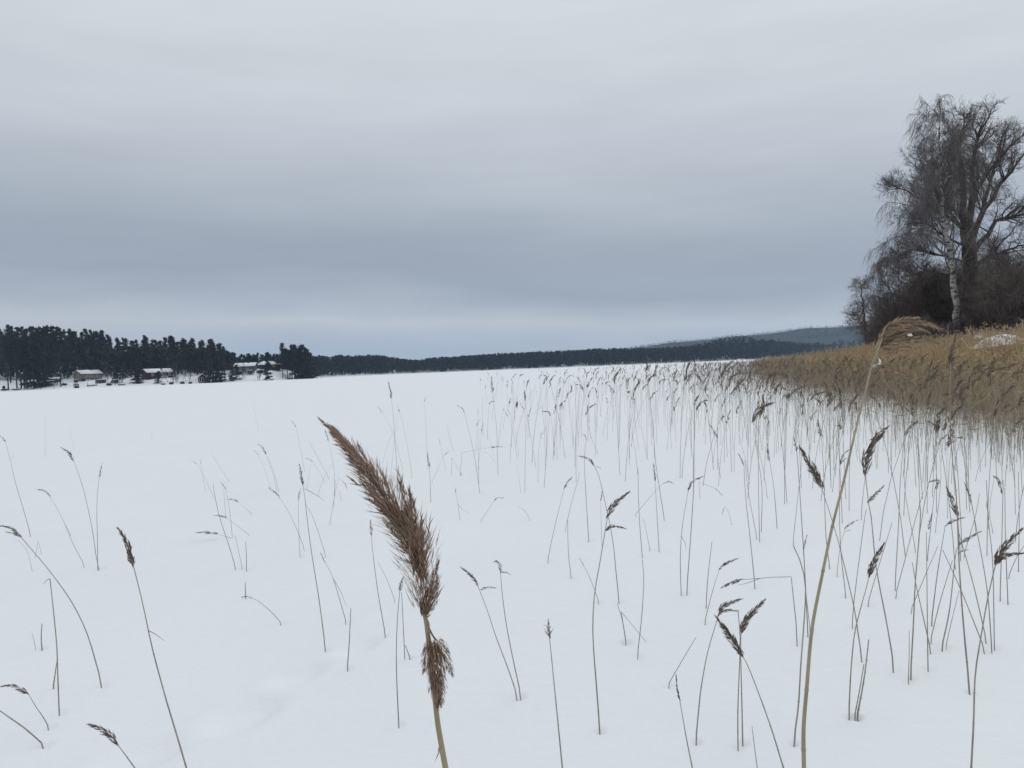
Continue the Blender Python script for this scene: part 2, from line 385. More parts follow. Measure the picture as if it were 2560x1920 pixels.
# ------------------------------------------------------------------ reed table (picked off the view: root first, then along the stem; head = path of the plume)
# (stem pixels, head pixels or None, root diameter in mm, options)
def o(**k): return k
REEDS = [
 ([(78,1342),(57,1268),(39,1208),(26,1151),(14,1104)], [(14,1104),(4,1093),(-6,1086)], 8, o()),
 ([(249,1423),(241,1395),(232,1332),(220,1271),(205,1211),(184,1152)], [(184,1152),(172,1132),(152,1119)], 8, o()),
 ([(244,1422),(244,1362),(242,1286),(244,1229),(249,1190)], [(249,1190),(252,1172),(256,1158)], 8, o()),
 ([(213,1416),(181,1356),(155,1294),(124,1240)], [(124,1240),(110,1226),(92,1224)], 6, o(leaf=[(178,1340),(165,1315),(155,1294)])),
 ([(256,1714),(238,1650),(223,1599),(205,1554),(173,1495),(118,1420),(50,1340)], [(50,1340),(28,1321),(-4,1314)], 9, o(side=[[(50,1340),(32,1334),(14,1330)]], label="tall reed bowing left across the left edge with a forked drooping head")),
 ([(478,1962),(466,1920),(435,1815),(414,1745),(381,1622),(359,1519),(347,1468),(333,1413)], [(333,1413),(322,1372),(310,1342),(294,1319)], 10, o(side=[[(332,1410),(322,1402),(317,1388)]], leaf=[(372,1577),(392,1588),(410,1602)], label="tall near reed leaning left with a slim feathery head and a mid-stem twig")),
 ([(148,1783),(144,1676),(142,1616),(136,1550),(125,1447)], None, 9, o(leaf=[(125,1447),(116,1451),(108,1461)], label="headless stalk by the left edge with its tip folded over")),
 ([(105,1623),(103,1593),(105,1559)], None, 10, o(stub=1, label="short thick stub standing by the left edge")),
 ([(133,1718),(137,1690),(142,1655)], None, 10, o(stub=1, label="short split stub leaning against the folded stalk")),
 ([(89,1620),(85,1602),(81,1584)], None, 4, o(label="very thin short stalk just left of the thick stub")),
 ([(123,1819),(106,1790),(90,1767),(71,1735)], [(71,1735),(58,1726),(30,1714),(3,1716)], 7, o(label="low reed arching to the lower left corner with a curved head")),
 ([(114,1866),(62,1821),(21,1792),(0,1777),(-30,1757)], None, 9, o(label="bare stalk slanting out of the picture at the lower left corner")),
 ([(368,1965),(337,1920),(313,1887),(292,1859)], [(292,1859),(285,1848),(265,1830),(244,1818),(218,1810)], 9, o(side=[[(283,1846),(266,1838),(250,1836)]], label="short near reed at the bottom edge with a dense brown head pointing left")),
 ([(81,1428),(68,1378),(45,1350)], None, 4, o()),
 ([(104,1386),(96,1353)], None, 4, o()),
 ([(87,1396),(96,1353)], None, 4, o()),
 ([(113,1143),(113,1095),(113,1054),(111,1042)], None, 5, o()),
 ([(33,1148),(33,1128)], None, 4, o()),
 ([(185,1130),(180,1100),(173,1069)], None, 4, o()),
 ([(379,1098),(379,1081)], None, 5, o()),
 ([(535,1245),(506,1183),(492,1159)], [(492,1159),(485,1155),(478,1154)], 5, o()),
 ([(514,1227),(506,1188),(502,1158)], [(502,1158),(502,1152),(503,1145)], 5, o()),
 ([(574,1205),(552,1171),(530,1137)], None, 5, o()),
 ([(590,1422),(571,1360),(549,1293),(537,1239),(533,1212)], None, 8, o(label="long headless stalk leaning left below the hilltop houses")),
 ([(581,1345),(574,1275),(565,1224)], [(565,1224),(557,1211),(550,1205)], 6, o()),
 ([(565,1298),(562,1260),(559,1221)], None, 5, o()),
 ([(626,1339),(580,1305),(565,1293)], [(565,1293),(550,1289),(533,1289)], 5, o()),
 ([(632,1287),(612,1270),(595,1254)], [(595,1254),(582,1249),(568,1248)], 5, o()),
 ([(580,1346),(560,1340),(541,1334)], [(541,1334),(520,1331),(490,1331)], 5, o()),
 ([(606,1422),(597,1380),(587,1336)], None, 5, o()),
 ([(616,1426),(616,1390),(614,1354)], None, 9, o(stub=1, label="dark upright stub beside the long headless stalk")),
 ([(614,1494),(613,1456)], None, 10, o(stub=1, label="short dark stub touching the tip of the low arching reed")),
 ([(705,1560),(676,1528),(646,1503),(630,1495)], [(630,1495),(617,1491),(602,1494)], 7, o(label="low reed arching left to the foot of a short stub")),
 ([(646,1079),(641,1050),(632,1010)], None, 5, o()),
 ([(697,1230),(687,1188),(674,1155),(665,1134)], [(665,1134),(656,1119),(643,1110)], 6, o()),
 ([(692,1228),(684,1190),(668,1142)], None, 5, o()),
 ([(678,1220),(658,1164),(646,1137)], [(646,1137),(641,1131),(636,1126)], 4, o()),
 ([(762,1375),(745,1330),(724,1284),(700,1245)], [(700,1245),(690,1234),(672,1219)], 6, o()),
 ([(750,1392),(747,1327),(746,1251)], [(746,1251),(748,1235),(752,1221)], 6, o()),
 ([(814,1626),(800,1516),(785,1420),(777,1369),(766,1281),(762,1242),(757,1211)], [(757,1211),(753,1185),(748,1159)], 9, o(leaf=[(762,1222),(788,1236),(812,1252)], label="tall slightly leaning reed with a slender upright head, left of the big brown plume")),
 ([(815,1391),(785,1300),(763,1257)], None, 6, o()),
 ([(866,1557),(833,1447),(812,1405)], [(812,1405),(806,1392),(801,1381)], 7, o(leaf=[(833,1447),(852,1480),(866,1516)])),
 ([(868,1673),(873,1607),(877,1521)], None, 9, o(stub=1, label="lone headless stalk standing left of the big brown plume, leaning slightly right")),
 ([(762,1179),(751,1122),(739,1067)], [(739,1067),(734,1058),(727,1050)], 6, o()),
 ([(824,1199),(798,1150),(773,1104)], None, 6, o()),
 ([(813,1208),(798,1178),(782,1155)], [(782,1155),(772,1148),(763,1146)], 5, o()),
 ([(767,1220),(777,1158)], None, 4, o()),
 ([(795,1238),(807,1200),(831,1161)], None, 5, o()),
 ([(834,1268),(836,1185),(821,1101)], [(821,1101),(816,1086),(812,1073)], 6, o()),
 ([(824,1313),(836,1239),(838,1200)], None, 5, o()),
 ([(853,1254),(849,1226)], None, 6, o()),
 ([(836,1240),(846,1196),(858,1204)], [(858,1204),(864,1212),(868,1223)], 5, o(kink=1)),
 ([(964,1590),(946,1488),(933,1390),(928,1336)], [(928,1336),(927,1318),(926,1300)], 8, o(big=1.6, label="upright reed with a stubby dark head just left of the big plume")),
 ([(988,1504),(968,1450),(946,1407)], None, 5, o()),
 ([(997,1813),(992,1705),(991,1618),(994,1542),(1000,1472)], [(1000,1474),(1003,1456),(1010,1440)], 8, o(big=1.8, label="tall thin reed behind the big plume with a tufted brown head")),
 ([(1012,1645),(1007,1542),(1004,1480)], None, 7, o(label="headless stalk meeting the tufted reed behind the big plume")),
 ([(1025,1645),(1013,1613)], None, 8, o(stub=1, label="short slanting stub at the foot of the stalk behind the plume")),
 ([(1303,1741),(1284,1655),(1266,1562),(1255,1479),(1251,1427)], [(1251,1427),(1249,1412),(1242,1403),(1233,1406)], 8, o(side=[[(1252,1432),(1264,1430),(1277,1437)]], big=1.5, label="right one of the near pair beside the big plume, with a curled dark head")),
 ([(1295,1745),(1271,1674),(1241,1595),(1219,1528),(1193,1461)], [(1193,1461),(1182,1444),(1168,1430),(1151,1417)], 8, o(side=[[(1202,1474),(1220,1468),(1240,1470)]], label="left one of the near pair beside the big plume, leaning left")),
 ([(1410,1948),(1406,1920),(1397,1827),(1385,1707),(1380,1655),(1374,1595)], [(1374,1595),(1372,1573),(1371,1547)], 9, o(side=[[(1374,1592),(1364,1580),(1362,1571)],[(1375,1585),(1383,1572),(1384,1568)],[(1373,1570),(1364,1564),(1358,1562)]], big=1.5, label="upright near reed at the bottom edge with a ragged tufted tip")),
 ([(1031,1195),(1019,1120),(1005,1051),(999,1031)], [(999,1031),(996,1021),(993,1012)], 6, o()),
 ([(1008,1177),(983,1084),(954,1030)], [(954,1030),(950,1022),(943,1015)], 6, o(side=[[(955,1031),(959,1029),(962,1027)]])),
 ([(993,1247),(993,1186),(987,1096),(983,1036),(978,993)], [(978,993),(975,975),(971,953)], 8, o(label="tall upright reed rising behind the tip of the big plume")),
 ([(978,1173),(987,1093),(994,1033)], None, 5, o()),
 ([(956,1159),(968,1115),(981,1082)], None, 5, o()),
 ([(1077,1256),(1075,1195),(1073,1165)], [(1073,1165),(1070,1147),(1068,1128)], 9, o(label="dark stout reed with a long narrow head, mid-field just right of the plume")),
 ([(1070,1173),(1064,1051),(1060,1005)], [(1060,1005),(1063,996),(1065,988)], 6, o()),
 ([(1078,1209),(1095,1170),(1108,1141)], [(1108,1141),(1115,1134),(1124,1128)], 5, o()),
 ([(1115,1176),(1105,1132),(1100,1108)], [(1100,1108),(1098,1101),(1096,1095)], 5, o()),
 ([(1134,1129),(1125,1095),(1116,1060)], None, 6, o()),
 ([(1129,1189),(1129,1144),(1150,1180)], [(1150,1180),(1155,1190),(1160,1199)], 6, o(kink=1)),
 ([(1150,1191),(1155,1132),(1189,1125),(1229,1118)], [(1229,1118),(1242,1117),(1257,1117)], 6, o(kink=1, label="reed snapped at right angles mid-field with its head lying flat")),
 ([(1200,1233),(1186,1141),(1171,1072),(1161,1031)], [(1161,1031),(1155,1020),(1142,1014)], 8, o(label="tall reed with a hooked dark head bent to the left, right of the plume")),
 ([(1195,1174),(1201,1117),(1204,1078)], [(1204,1078),(1206,1066),(1209,1057)], 6, o()),
 ([(1189,1137),(1191,1100),(1192,1064)], [(1192,1064),(1195,1054),(1201,1047)], 5, o()),
 ([(1197,1210),(1196,1120),(1195,1036)], [(1195,1036),(1195,1028),(1195,1020)], 6, o()),
 ([(1245,1186),(1242,1081),(1236,1021),(1232,978)], [(1232,978),(1230,958),(1228,939)], 8, o(label="tallest straight reed in mid-field, its head just under the far shore")),
 ([(1239,1155),(1224,1138),(1216,1132)], [(1216,1132),(1212,1130),(1208,1130)], 4, o()),
 ([(1235,1141),(1224,1099),(1207,1081)], None, 4, o()),
 ([(1150,1300),(1144,1256),(1140,1235)], [(1140,1235),(1139,1226),(1138,1217)], 6, o(leaf=[(1144,1260),(1158,1275),(1172,1283)])),
 ([(1200,1305),(1219,1277),(1236,1251)], [(1236,1251),(1245,1244),(1261,1245)], 6, o()),
 ([(1326,1302),(1313,1278),(1295,1266)], None, 5, o()),
 ([(1275,1158),(1280,1051),(1280,981)], [(1280,981),(1279,972),(1279,962)], 6, o()),
 ([(1293,1150),(1283,1081),(1271,1042)], [(1271,1042),(1264,1031),(1257,1022)], 6, o()),
 ([(1298,1141),(1288,1080),(1276,1036)], [(1276,1036),(1273,1030),(1270,1025)], 5, o()),
 ([(1340,1168),(1328,1096),(1319,1051),(1307,1021)], [(1307,1021),(1303,1012),(1299,1005)], 6, o(side=[[(1309,1024),(1313,1021),(1317,1019)]])),
 ([(1312,1232),(1314,1096),(1320,1042)], [(1320,1042),(1324,1030),(1328,1017)], 7, o()),
 ([(1302,1232),(1298,1200),(1293,1168)], None, 4, o()),
 ([(1345,1207),(1346,1135),(1351,1096)], [(1351,1096),(1354,1085),(1362,1077)], 6, o(side=[[(1351,1097),(1355,1095),(1359,1096)]])),
 ([(1360,1219),(1366,1135),(1366,1066)], None, 8, o()),
 ([(1364,1174),(1361,1066),(1354,1016),(1335,1033)], None, 6, o(kink=1)),
 ([(1393,1150),(1391,1051),(1391,1000)], [(1391,1000),(1392,987),(1393,976)], 7, o(side=[[(1391,1000),(1387,998),(1383,996)]])),
 ([(1433,1122),(1428,1056),(1419,990),(1411,961)], [(1411,961),(1409,953),(1406,945)], 7, o()),
 ([(1440,1207),(1440,1056),(1439,960)], None, 7, o(label="very tall bare straight stalk in mid-field")),
 ([(1443,1095),(1446,1030),(1449,956)], None, 6, o()),
 ([(1496,1134),(1481,1101),(1464,1038)], [(1464,1038),(1473,1020),(1490,1009)], 7, o()),
 ([(1472,1354),(1464,1222),(1461,1146),(1466,1098)], [(1466,1098),(1463,1089),(1455,1085)], 9, o()),
 ([(1548,1506),(1540,1429),(1531,1345),(1507,1230),(1496,1186),(1484,1161)], [(1484,1161),(1470,1146),(1446,1140)], 9, o(side=[[(1490,1168),(1497,1168),(1503,1173)]], label="tall reed with a broad head swept left, below the white cabin")),
 ([(1500,1830),(1490,1700),(1484,1622),(1482,1559),(1487,1480),(1499,1411),(1514,1321),(1519,1290)], [(1519,1290),(1535,1262),(1573,1230)], 10, o(side=[[(1514,1325),(1534,1314),(1566,1323)]], big=1.15, label="bowed tall reed with a double head, one plume raised and one level")),
 ([(1412,1330),(1428,1260),(1445,1200),(1449,1181)], None, 6, o()),
 ([(1428,1444),(1421,1381),(1419,1296)], None, 7, o()),
 ([(1368,1406),(1386,1321),(1410,1221)], [(1410,1221),(1418,1207),(1432,1190)], 7, o()),
 ([(1498,1507),(1477,1450),(1459,1414)], [(1459,1414),(1453,1403),(1448,1394)], 6, o()),
 ([(1505,1364),(1503,1300),(1502,1254)], [(1502,1254),(1504,1240),(1506,1225)], 5, o()),
 ([(1606,1393),(1599,1305),(1596,1230),(1595,1169)], None, 8, o()),
 ([(1625,1375),(1611,1305)], [(1611,1305),(1609,1300),(1607,1295)], 6, o()),
 ([(1648,1378),(1641,1260),(1638,1201)], [(1638,1201),(1636,1182),(1634,1157)], 8, o()),
 ([(1662,1302),(1651,1236),(1638,1146),(1633,1071),(1622,970),(1619,926)], [(1619,926),(1618,908),(1618,888)], 9, o(big=1.3, label="very tall reed whose brown head breaks the far shoreline beside the white cabin")),
 ([(1584,1292),(1639,1227),(1660,1208)], [(1660,1208),(1672,1204),(1687,1211)], 6, o()),
 ([(1703,1486),(1701,1396),(1706,1315),(1721,1224)], [(1721,1224),(1730,1205),(1758,1191)], 8, o(leaf=[(1704,1342),(1712,1356),(1716,1376)], label="reed with a heavy head nodding right beside a tall bare-looking twin")),
 ([(1716,1485),(1724,1381),(1734,1224),(1735,1131),(1737,980),(1738,928)], [(1738,928),(1737,908),(1735,886)], 9, o(label="tallest reed of the middle stand, straight, its slim head crossing the far shoreline")),
 ([(1765,1518),(1770,1441),(1780,1355)], None, 8, o()),
 ([(1761,1558),(1779,1487),(1798,1423)], [(1798,1423),(1814,1408),(1845,1396)], 7, o()),
 ([(1565,1607),(1555,1547),(1543,1510)], None, 7, o()),
 ([(1566,1606),(1553,1529),(1618,1608)], None, 5, o(kink=1)),
 ([(1593,1642),(1603,1556),(1609,1471),(1609,1435),(1606,1399)], None, 7, o()),
 ([(1993,1611),(1990,1554),(1978,1442),(1936,1443),(1899,1446),(1854,1449)], [(1854,1449),(1830,1456),(1801,1471)], 8, o(kink=1, leaf=[(1899,1446),(1870,1457),(1843,1463)], label="reed snapped at a right angle, its head hanging level to the left")),
 ([(1739,1857),(1748,1763),(1753,1719),(1768,1636),(1787,1569),(1797,1535)], [(1797,1535),(1812,1513),(1857,1496)], 9, o(side=[[(1799,1535),(1820,1525),(1846,1528)]], big=1.1, label="left one of three crossing near reeds, its forked head blown right")),
 ([(1845,1870),(1845,1767),(1850,1636),(1850,1584),(1845,1524)], None, 8, o(label="headless stalk in the middle of the three crossing near reeds")),
 ([(1857,1860),(1855,1767),(1852,1636),(1853,1576)], [(1853,1576),(1870,1543),(1914,1498)], 9, o(big=1.1, label="upright near reed with a broad head pointing up right, middle of the crossing three")),
 ([(1975,1960),(1959,1920),(1929,1823),(1891,1718),(1867,1659),(1854,1636)], [(1854,1636),(1833,1603),(1789,1540)], 9, o(side=[[(1852,1634),(1838,1621),(1828,1608)]], big=1.1, label="near reed leaning left from the bottom edge, long narrow head crossing two stalks")),
 ([(1738,1952),(1731,1920),(1716,1845),(1699,1748)], [(1699,1748),(1693,1720),(1690,1686)], 8, o(thinhead=1, label="thin near reed at the bottom edge with a wiry dark tip")),
 ([(1669,1715),(1688,1681),(1740,1593)], None, 6, o(label="thin bare stalk slanting steeply right in the near snow")),
 ([(1895,1932),(1888,1880),(1880,1816)], None, 5, o()),
 ([(1983,1860),(1996,1767),(2002,1666),(2011,1543),(2014,1468),(2004,1412),(1983,1363)], None, 10, o(label="stout bent stalk beside the foot of the tall bowed reed")),
 ([(2020,1588),(2015,1487),(2009,1375),(1997,1192),(1992,1128)], [(1992,1128),(1989,1112),(1983,1092)], 9, o(big=1.2)),
 ([(2026,1580),(2014,1470),(2009,1378)], [(2009,1378),(2012,1358),(2018,1337)], 6, o()),
 ([(2122,1793),(2127,1685),(2135,1595),(2144,1550),(2168,1461),(2174,1438)], [(2174,1438),(2185,1405),(2210,1358)], 9, o(big=1.15, label="near reed right of the tall bowed reed with a dense head aimed up right")),
 ([(2142,1797),(2161,1692),(2172,1599)], None, 11, o(stub=1, label="thick headless stalk of the near pair right of the bowed reed")),
 ([(2136,1795),(2150,1720),(2160,1660)], None, 8, o(label="thinner headless stalk of the near pair right of the bowed reed")),
 ([(2156,1650),(2146,1588),(2135,1517),(2105,1390),(2086,1319),(2053,1216)], [(2053,1216),(2032,1172),(1999,1116)], 9, o(side=[[(2047,1200),(2028,1172),(2012,1150)]], big=1.15, label="long reed leaning left behind the bowed stem, with a long double head")),
 ([(2234,1676),(2232,1648),(2217,1558),(2191,1420),(2179,1300),(2172,1262),(2165,1201),(2163,1180)], [(2163,1180),(2168,1135),(2211,1079)], 10, o(big=1.3, side=[[(2172,1254),(2190,1235),(2211,1213)]], label="tall reed right of the bowed stem with a big fluffy curved head")),
 ([(2130,1568),(2137,1487),(2161,1300),(2166,1274)], None, 7, o()),
 ([(2168,1514),(2191,1435),(2230,1307)], None, 7, o()),
 ([(2237,1474),(2247,1300),(2251,1201),(2263,1051),(2258,1030)], [(2258,1030),(2254,1015),(2246,998)], 8, o()),
 ([(2237,1494),(2262,1401),(2288,1300),(2308,1231)], None, 7, o()),
 ([(2276,1698),(2284,1554),(2288,1461),(2301,1300),(2299,1256)], None, 10, o()),
 ([(2271,1707),(2273,1630),(2273,1576)], None, 6, o()),
 ([(2320,1674),(2318,1505),(2316,1330)], [(2321,1322),(2325,1304),(2330,1283)], 8, o()),
 ([(2328,1631),(2299,1502),(2290,1461),(2281,1406)], None, 8, o()),
 ([(2328,1561),(2344,1431),(2363,1315)], [(2363,1315),(2383,1302),(2412,1293)], 9, o()),
 ([(2353,1624),(2374,1524),(2389,1386),(2398,1362)], [(2398,1362),(2420,1346),(2452,1329)], 10, o(side=[[(2396,1382),(2408,1377),(2422,1374)]])),
 ([(2425,1732),(2409,1565),(2398,1412),(2394,1300),(2389,1216),(2379,1126),(2375,1005),(2376,905)], [(2376,905),(2382,872),(2391,832)], 11, o(big=1.1, label="tallest straight reed of the right stand, rising past the reed belt under the birch")),
 ([(2464,1629),(2404,1479),(2357,1375)], None, 8, o()),
 ([(2426,1952),(2428,1920),(2434,1808),(2438,1689),(2452,1595),(2471,1487),(2490,1408)], [(2490,1408),(2507,1374),(2556,1321)], 10, o(side=[[(2493,1402),(2520,1388),(2562,1382)]], big=1.2, label="near reed by the right edge with a large forked head")),
 ([(2467,1605),(2434,1464),(2398,1334)], None, 8, o()),
 ([(2480,1627),(2467,1468),(2437,1300),(2425,1240)], [(2425,1240),(2418,1225),(2410,1205)], 8, o()),
 ([(2486,1621),(2482,1412),(2471,1300),(2466,1200)], None, 7, o()),
 ([(2500,1500),(2505,1337),(2508,1200)], None, 8, o()),
 ([(2520,1509),(2514,1356),(2512,1220)], None, 8, o()),
 ([(2520,1444),(2542,1393),(2570,1350)], None, 7, o()),
 ([(2546,1427),(2548,1300),(2546,1180)], None, 8, o()),
 ([(2408,1392),(2436,1300),(2449,1234)], None, 7, o()),
 ([(2325,1606),(2350,1505),(2381,1401)], None, 7, o()),
 ([(2364,1618),(2382,1540),(2398,1476)], None, 5, o()),
 ([(2275,1530),(2318,1427),(2345,1365)], None, 6, o()),
 ([(1888,1470),(1877,1360),(1864,1240),(1860,1165)], [(1860,1165),(1854,1150),(1846,1134)], 9, o()),
 ([(1893,1347),(1872,1237),(1862,1150)], None, 7, o()),
 ([(1899,1353),(1896,1192),(1896,1071),(1881,1056)], [(1881,1056),(1894,1036),(1912,1029)], 8, o(big=1.1)),
 ([(1903,1330),(1905,1222),(1893,1131),(1884,1060)], [(1884,1048),(1902,1019),(1937,1006)], 9, o(big=1.3, label="reed with the largest dark head of the middle stand, swept right like a wing")),
 ([(1943,1321),(1935,1222),(1923,1146)], [(1923,1150),(1920,1130),(1919,1108)], 10, o()),
 ([(1982,1360),(1997,1222),(2004,1161)], None, 7, o()),
 ([(2075,1420),(2065,1340),(2060,1200),(2054,1095)], [(2054,1095),(2049,1075),(2045,1050)], 9, o(big=1.3)),
 ([(2115,1492),(2101,1360),(2098,1176),(2101,1158)], [(2101,1158),(2108,1137),(2123,1124)], 8, o(side=[[(2101,1160),(2110,1150),(2121,1144)]])),
 ([(1750,1247),(1747,1204),(1774,1216),(1789,1222)], [(1789,1222),(1797,1229),(1807,1240)], 6, o(kink=1)),
 ([(1830,1312),(1820,1278),(1812,1268)], [(1812,1268),(1808,1275),(1806,1288)], 5, o()),
 ([(2092,1440),(2100,1370),(2113,1321)], [(2113,1321),(2127,1309),(2145,1300)], 6, o(side=[[(2112,1330),(2120,1326),(2128,1324)]])),
 ([(1802,1196),(1795,1150),(1793,1094)], [(1793,1094),(1787,1082),(1773,1058)], 7, o(big=1.1)),
 ([(1870,1190),(1868,1100),(1866,990)], [(1866,985),(1860,962),(1845,962)], 7, o(side=[[(1867,985),(1876,976),(1889,974)]], big=1.1)),
 ([(1962,1190),(1966,1090),(1968,996)], [(1968,996),(1982,980),(2008,966)], 7, o(side=[[(1969,1000),(1980,998),(1992,999)]], big=1.2)),
 ([(2022,1195),(2026,1090),(2027,998)], [(2027,998),(2042,985),(2067,978)], 7, o(big=1.2)),
 ([(2062,1200),(2066,1110),(2068,1017)], [(2068,1017),(2080,998),(2096,983)], 7, o(big=1.1)),
 ([(1920,1150),(1922,1040),(1917,962)], [(1917,962),(1925,940),(1945,933),(1962,945)], 7, o(big=1.1)),
 ([(1872,1120),(1869,1010),(1868,952)], [(1868,952),(1880,938),(1897,925)], 7, o(big=1.2)),
 ([(2290,1380),(2262,1220),(2262,1090)], [(2262,1088),(2275,1068),(2298,1050)], 7, o(big=1.1)),
 ([(2318,1400),(2332,1270),(2338,1215)], [(2340,1222),(2345,1200),(2322,1205)], 8, o(big=1.2)),
 ([(2338,1330),(2352,1200),(2346,1105)], [(2346,1110),(2356,1095),(2372,1087)], 6, o()),
 ([(2402,1400),(2395,1300),(2394,1290)], [(2394,1290),(2380,1250),(2366,1216)], 8, o(big=1.1)),
 ([(2470,1320),(2478,1240),(2486,1190)], [(2486,1190),(2497,1205),(2505,1235)], 6, o()),
 ([(2440,1330),(2432,1270),(2429,1262)], [(2429,1262),(2427,1250),(2427,1234)], 6, o()),
 ([(2482,1330),(2474,1290),(2470,1280)], [(2470,1280),(2467,1265),(2466,1252)], 6, o()),
]
def densify(pts, k, kink=False):
    P = np.asarray(pts, float)
    d = np.concatenate([[0], np.cumsum(np.linalg.norm(np.diff(P, axis=0), axis=1))]); d /= d[-1]
    u = np.linspace(0, 1, k)
    if kink or len(P) < 3:
        u = np.unique(np.concatenate([u, d]))
        return np.stack([np.interp(u, d, P[:, 0]), np.interp(u, d, P[:, 1])], -1)
    Q = np.concatenate([[2 * P[0] - P[1]], P, [2 * P[-1] - P[-2]]])
    out = []
    for x in u:
        i = min(max(np.searchsorted(d, x, "right") - 1, 0), len(P) - 2)
        t = (x - d[i]) / (d[i + 1] - d[i] + 1e-9)
        a, b, c, e = Q[i], Q[i + 1], Q[i + 2], Q[i + 3]
        out.append(0.5 * ((2 * b) + (-a + c) * t + (2 * a - 5 * b + 4 * c - e) * t * t + (-a + 3 * b - 3 * c + e) * t ** 3))
    return np.array(out)
reed_roots = []
for st, hd, th, op in REEDS:
    p, t = ground_hit(*st[0]); reed_roots.append((p, t))
for p, t in reed_roots:
    if t < 7: DENTS.append((p[0], p[1], 0.014 + 0.003 * t, 0.014 + 0.003 * t, 0.0, 0.014))
struct(obj("snow_field", polar_sheet(), M["snow"], shade=True))

# ------------------------------------------------------------------ conifers
def conifer(kind, seed, h):
    """crown mesh and trunk mesh, root at the origin; kind pine (bare lower stem, lobed top) or spruce (cone to the ground)"""
    rg = np.random.default_rng(seed)
    tr = MB(); k = 7
    z = np.linspace(-0.4, h * 0.97, k); bend = rg.normal(size=2) * 0.015 * h
    P = np.stack([bend[0] * (z / h) ** 2, bend[1] * (z / h) ** 2, z], -1)
    tr.tubes(P, 0.017 * h * (1 - 0.9 * np.linspace(0, 1, k)) * (0.75 if kind == "pine" else 0.9) + 0.02, 5)
    cr = MB()
    if kind == "pine":
        nb = 40; t = 0.32 + 0.67 * rg.random(nb) ** 0.85
        az = rg.random(nb) * 2 * math.pi
        ln = h * 0.185 * (1.02 - t) ** 0.62 * (0.45 + 0.8 * rg.random(nb)) + 0.2
        up = 0.25 + 0.5 * rg.random(nb)
        O = np.stack([bend[0] * t ** 2, bend[1] * t ** 2, h * t], -1)
        D = unit(np.stack([np.cos(az), np.sin(az), up], -1))
        cr.tubes(np.stack([O, O + D * ln[:, None] * 0.5, O + D * ln[:, None]], 1), np.stack([0.05 + 0 * ln, 0.035 + 0 * ln, 0.01 + 0 * ln], 1), 3)
        n = 34
        tip = O[:, None] + D[:, None] * (ln[:, None] * (0.3 + 0.75 * rg.random((nb, n))))[..., None] + rg.normal(size=(nb, n, 3)) * np.array([0.020, 0.020, 0.016]) * h
        tip = tip.reshape(-1, 3); dd = rg.normal(size=tip.shape) + np.array([0, 0, 0.7])
        cr.diamonds(tip, dd, 0.028 * h + 0.25 * rg.random(len(tip)), 0.013 * h + 0.12 * rg.random(len(tip)), rg)
    else:
        nb = 70; t = 0.05 + 0.93 * rg.random(nb)
        az = rg.random(nb) * 2 * math.pi
        ln = h * 0.19 * (1.03 - t) ** 0.8 * (0.75 + 0.4 * rg.random(nb)) + 0.12
        O = np.stack([bend[0] * t ** 2, bend[1] * t ** 2, h * t], -1)
        D = unit(np.stack([np.cos(az), np.sin(az), -0.25 + 0.5 * t], -1))
        cr.tubes(np.stack([O, O + D * ln[:, None] * 0.5, O + D * ln[:, None]], 1), np.stack([0.05 + 0 * ln, 0.03 + 0 * ln, 0.01 + 0 * ln], 1), 3)
        n = 19
        u = rg.random((nb, n))
        tip = O[:, None] + D[:, None] * (ln[:, None] * (0.1 + 0.95 * u))[..., None] + rg.normal(size=(nb, n, 3)) * np.array([0.016, 0.016, 0.012]) * h
        tip = tip.reshape(-1, 3)
        dd = (np.repeat(D, n, 0) + rg.normal(size=tip.shape) * 0.5 - np.array([0, 0, 0.25]))
        cr.diamonds(tip, dd, 0.045 * h + 0.3 * rg.random(len(tip)), 0.022 * h + 0.12 * rg.random(len(tip)), rg)
    na = 16; O = np.zeros((na, 3)); O[:, 2] = h * (0.88 + 0.1 * rg.random(na)); O[:, :2] = bend + rg.normal(size=(na, 2)) * 0.012 * h
    cr.diamonds(O, rg.normal(size=(na, 3)) * [0.4, 0.4, 0.1] + [0, 0, 1.0], 0.07 * h, 0.022 * h, rg)
    return cr, tr
CON = {}
for kind, nv in (("pine", 5), ("spruce", 4)):
    for i in range(nv):
        c, t = conifer(kind, 100 + i + (50 if kind == "spruce" else 0), 16.0)
        cm, tm = c.mesh("crown"), t.mesh("trunk"); cm.materials.append(M["needles"]); tm.materials.append(M["pine_bark"])
        CON[(kind, i)] = (cm, tm)
def place_conifer(kind, v, x, y, z, h, wide, rg, label, group):
    r = empty(kind + "_tree", (x, y, z)); r.rotation_euler.z = rg.random() * 6.28
    s = h / 16.0; r.scale = (s * wide, s * wide, s)
    cm, tm = CON[(kind, v)]
    obj("crown", cm, None, r); obj("trunk", tm, None, r)
    return tag(r, label, "tree", group)
SKY = np.array([(0,817),(40,820),(60,815),(90,819),(105,814),(130,819),(150,822),(165,823),(190,829),(215,827),(225,832),(258,828),(270,842),(290,850),(310,846),(330,853),(345,850),(365,845),(380,848),(395,854),(410,848),(430,844),(445,856),(460,852),(475,849),(490,863),(500,858),(515,862),(525,850),(540,862),(560,873),(575,884),(590,882),(605,892),(625,883),(645,893),(655,887),(668,880),(680,885),(692,892),(702,870),(715,876),(727,864),(740,861),(757,866),(770,874),(782,882)], float)
rg = np.random.default_rng(5)
where_hill = lambda px: ("at the left edge" if px < 60 else "behind the beige house" if px < 300 else "behind the dark red house" if px < 470 else "behind the boathouse" if px < 560 else "behind the hilltop houses" if px < 690 else "on the point past the hilltop houses")
cnt = {}
def unique_tree(kind, px, extra=""):
    base = f"{kind} {extra}{where_hill(px)}"
    cnt[base] = cnt.get(base, 0) + 1
    return f"{ordinal(cnt[base])}-from-left {base}"
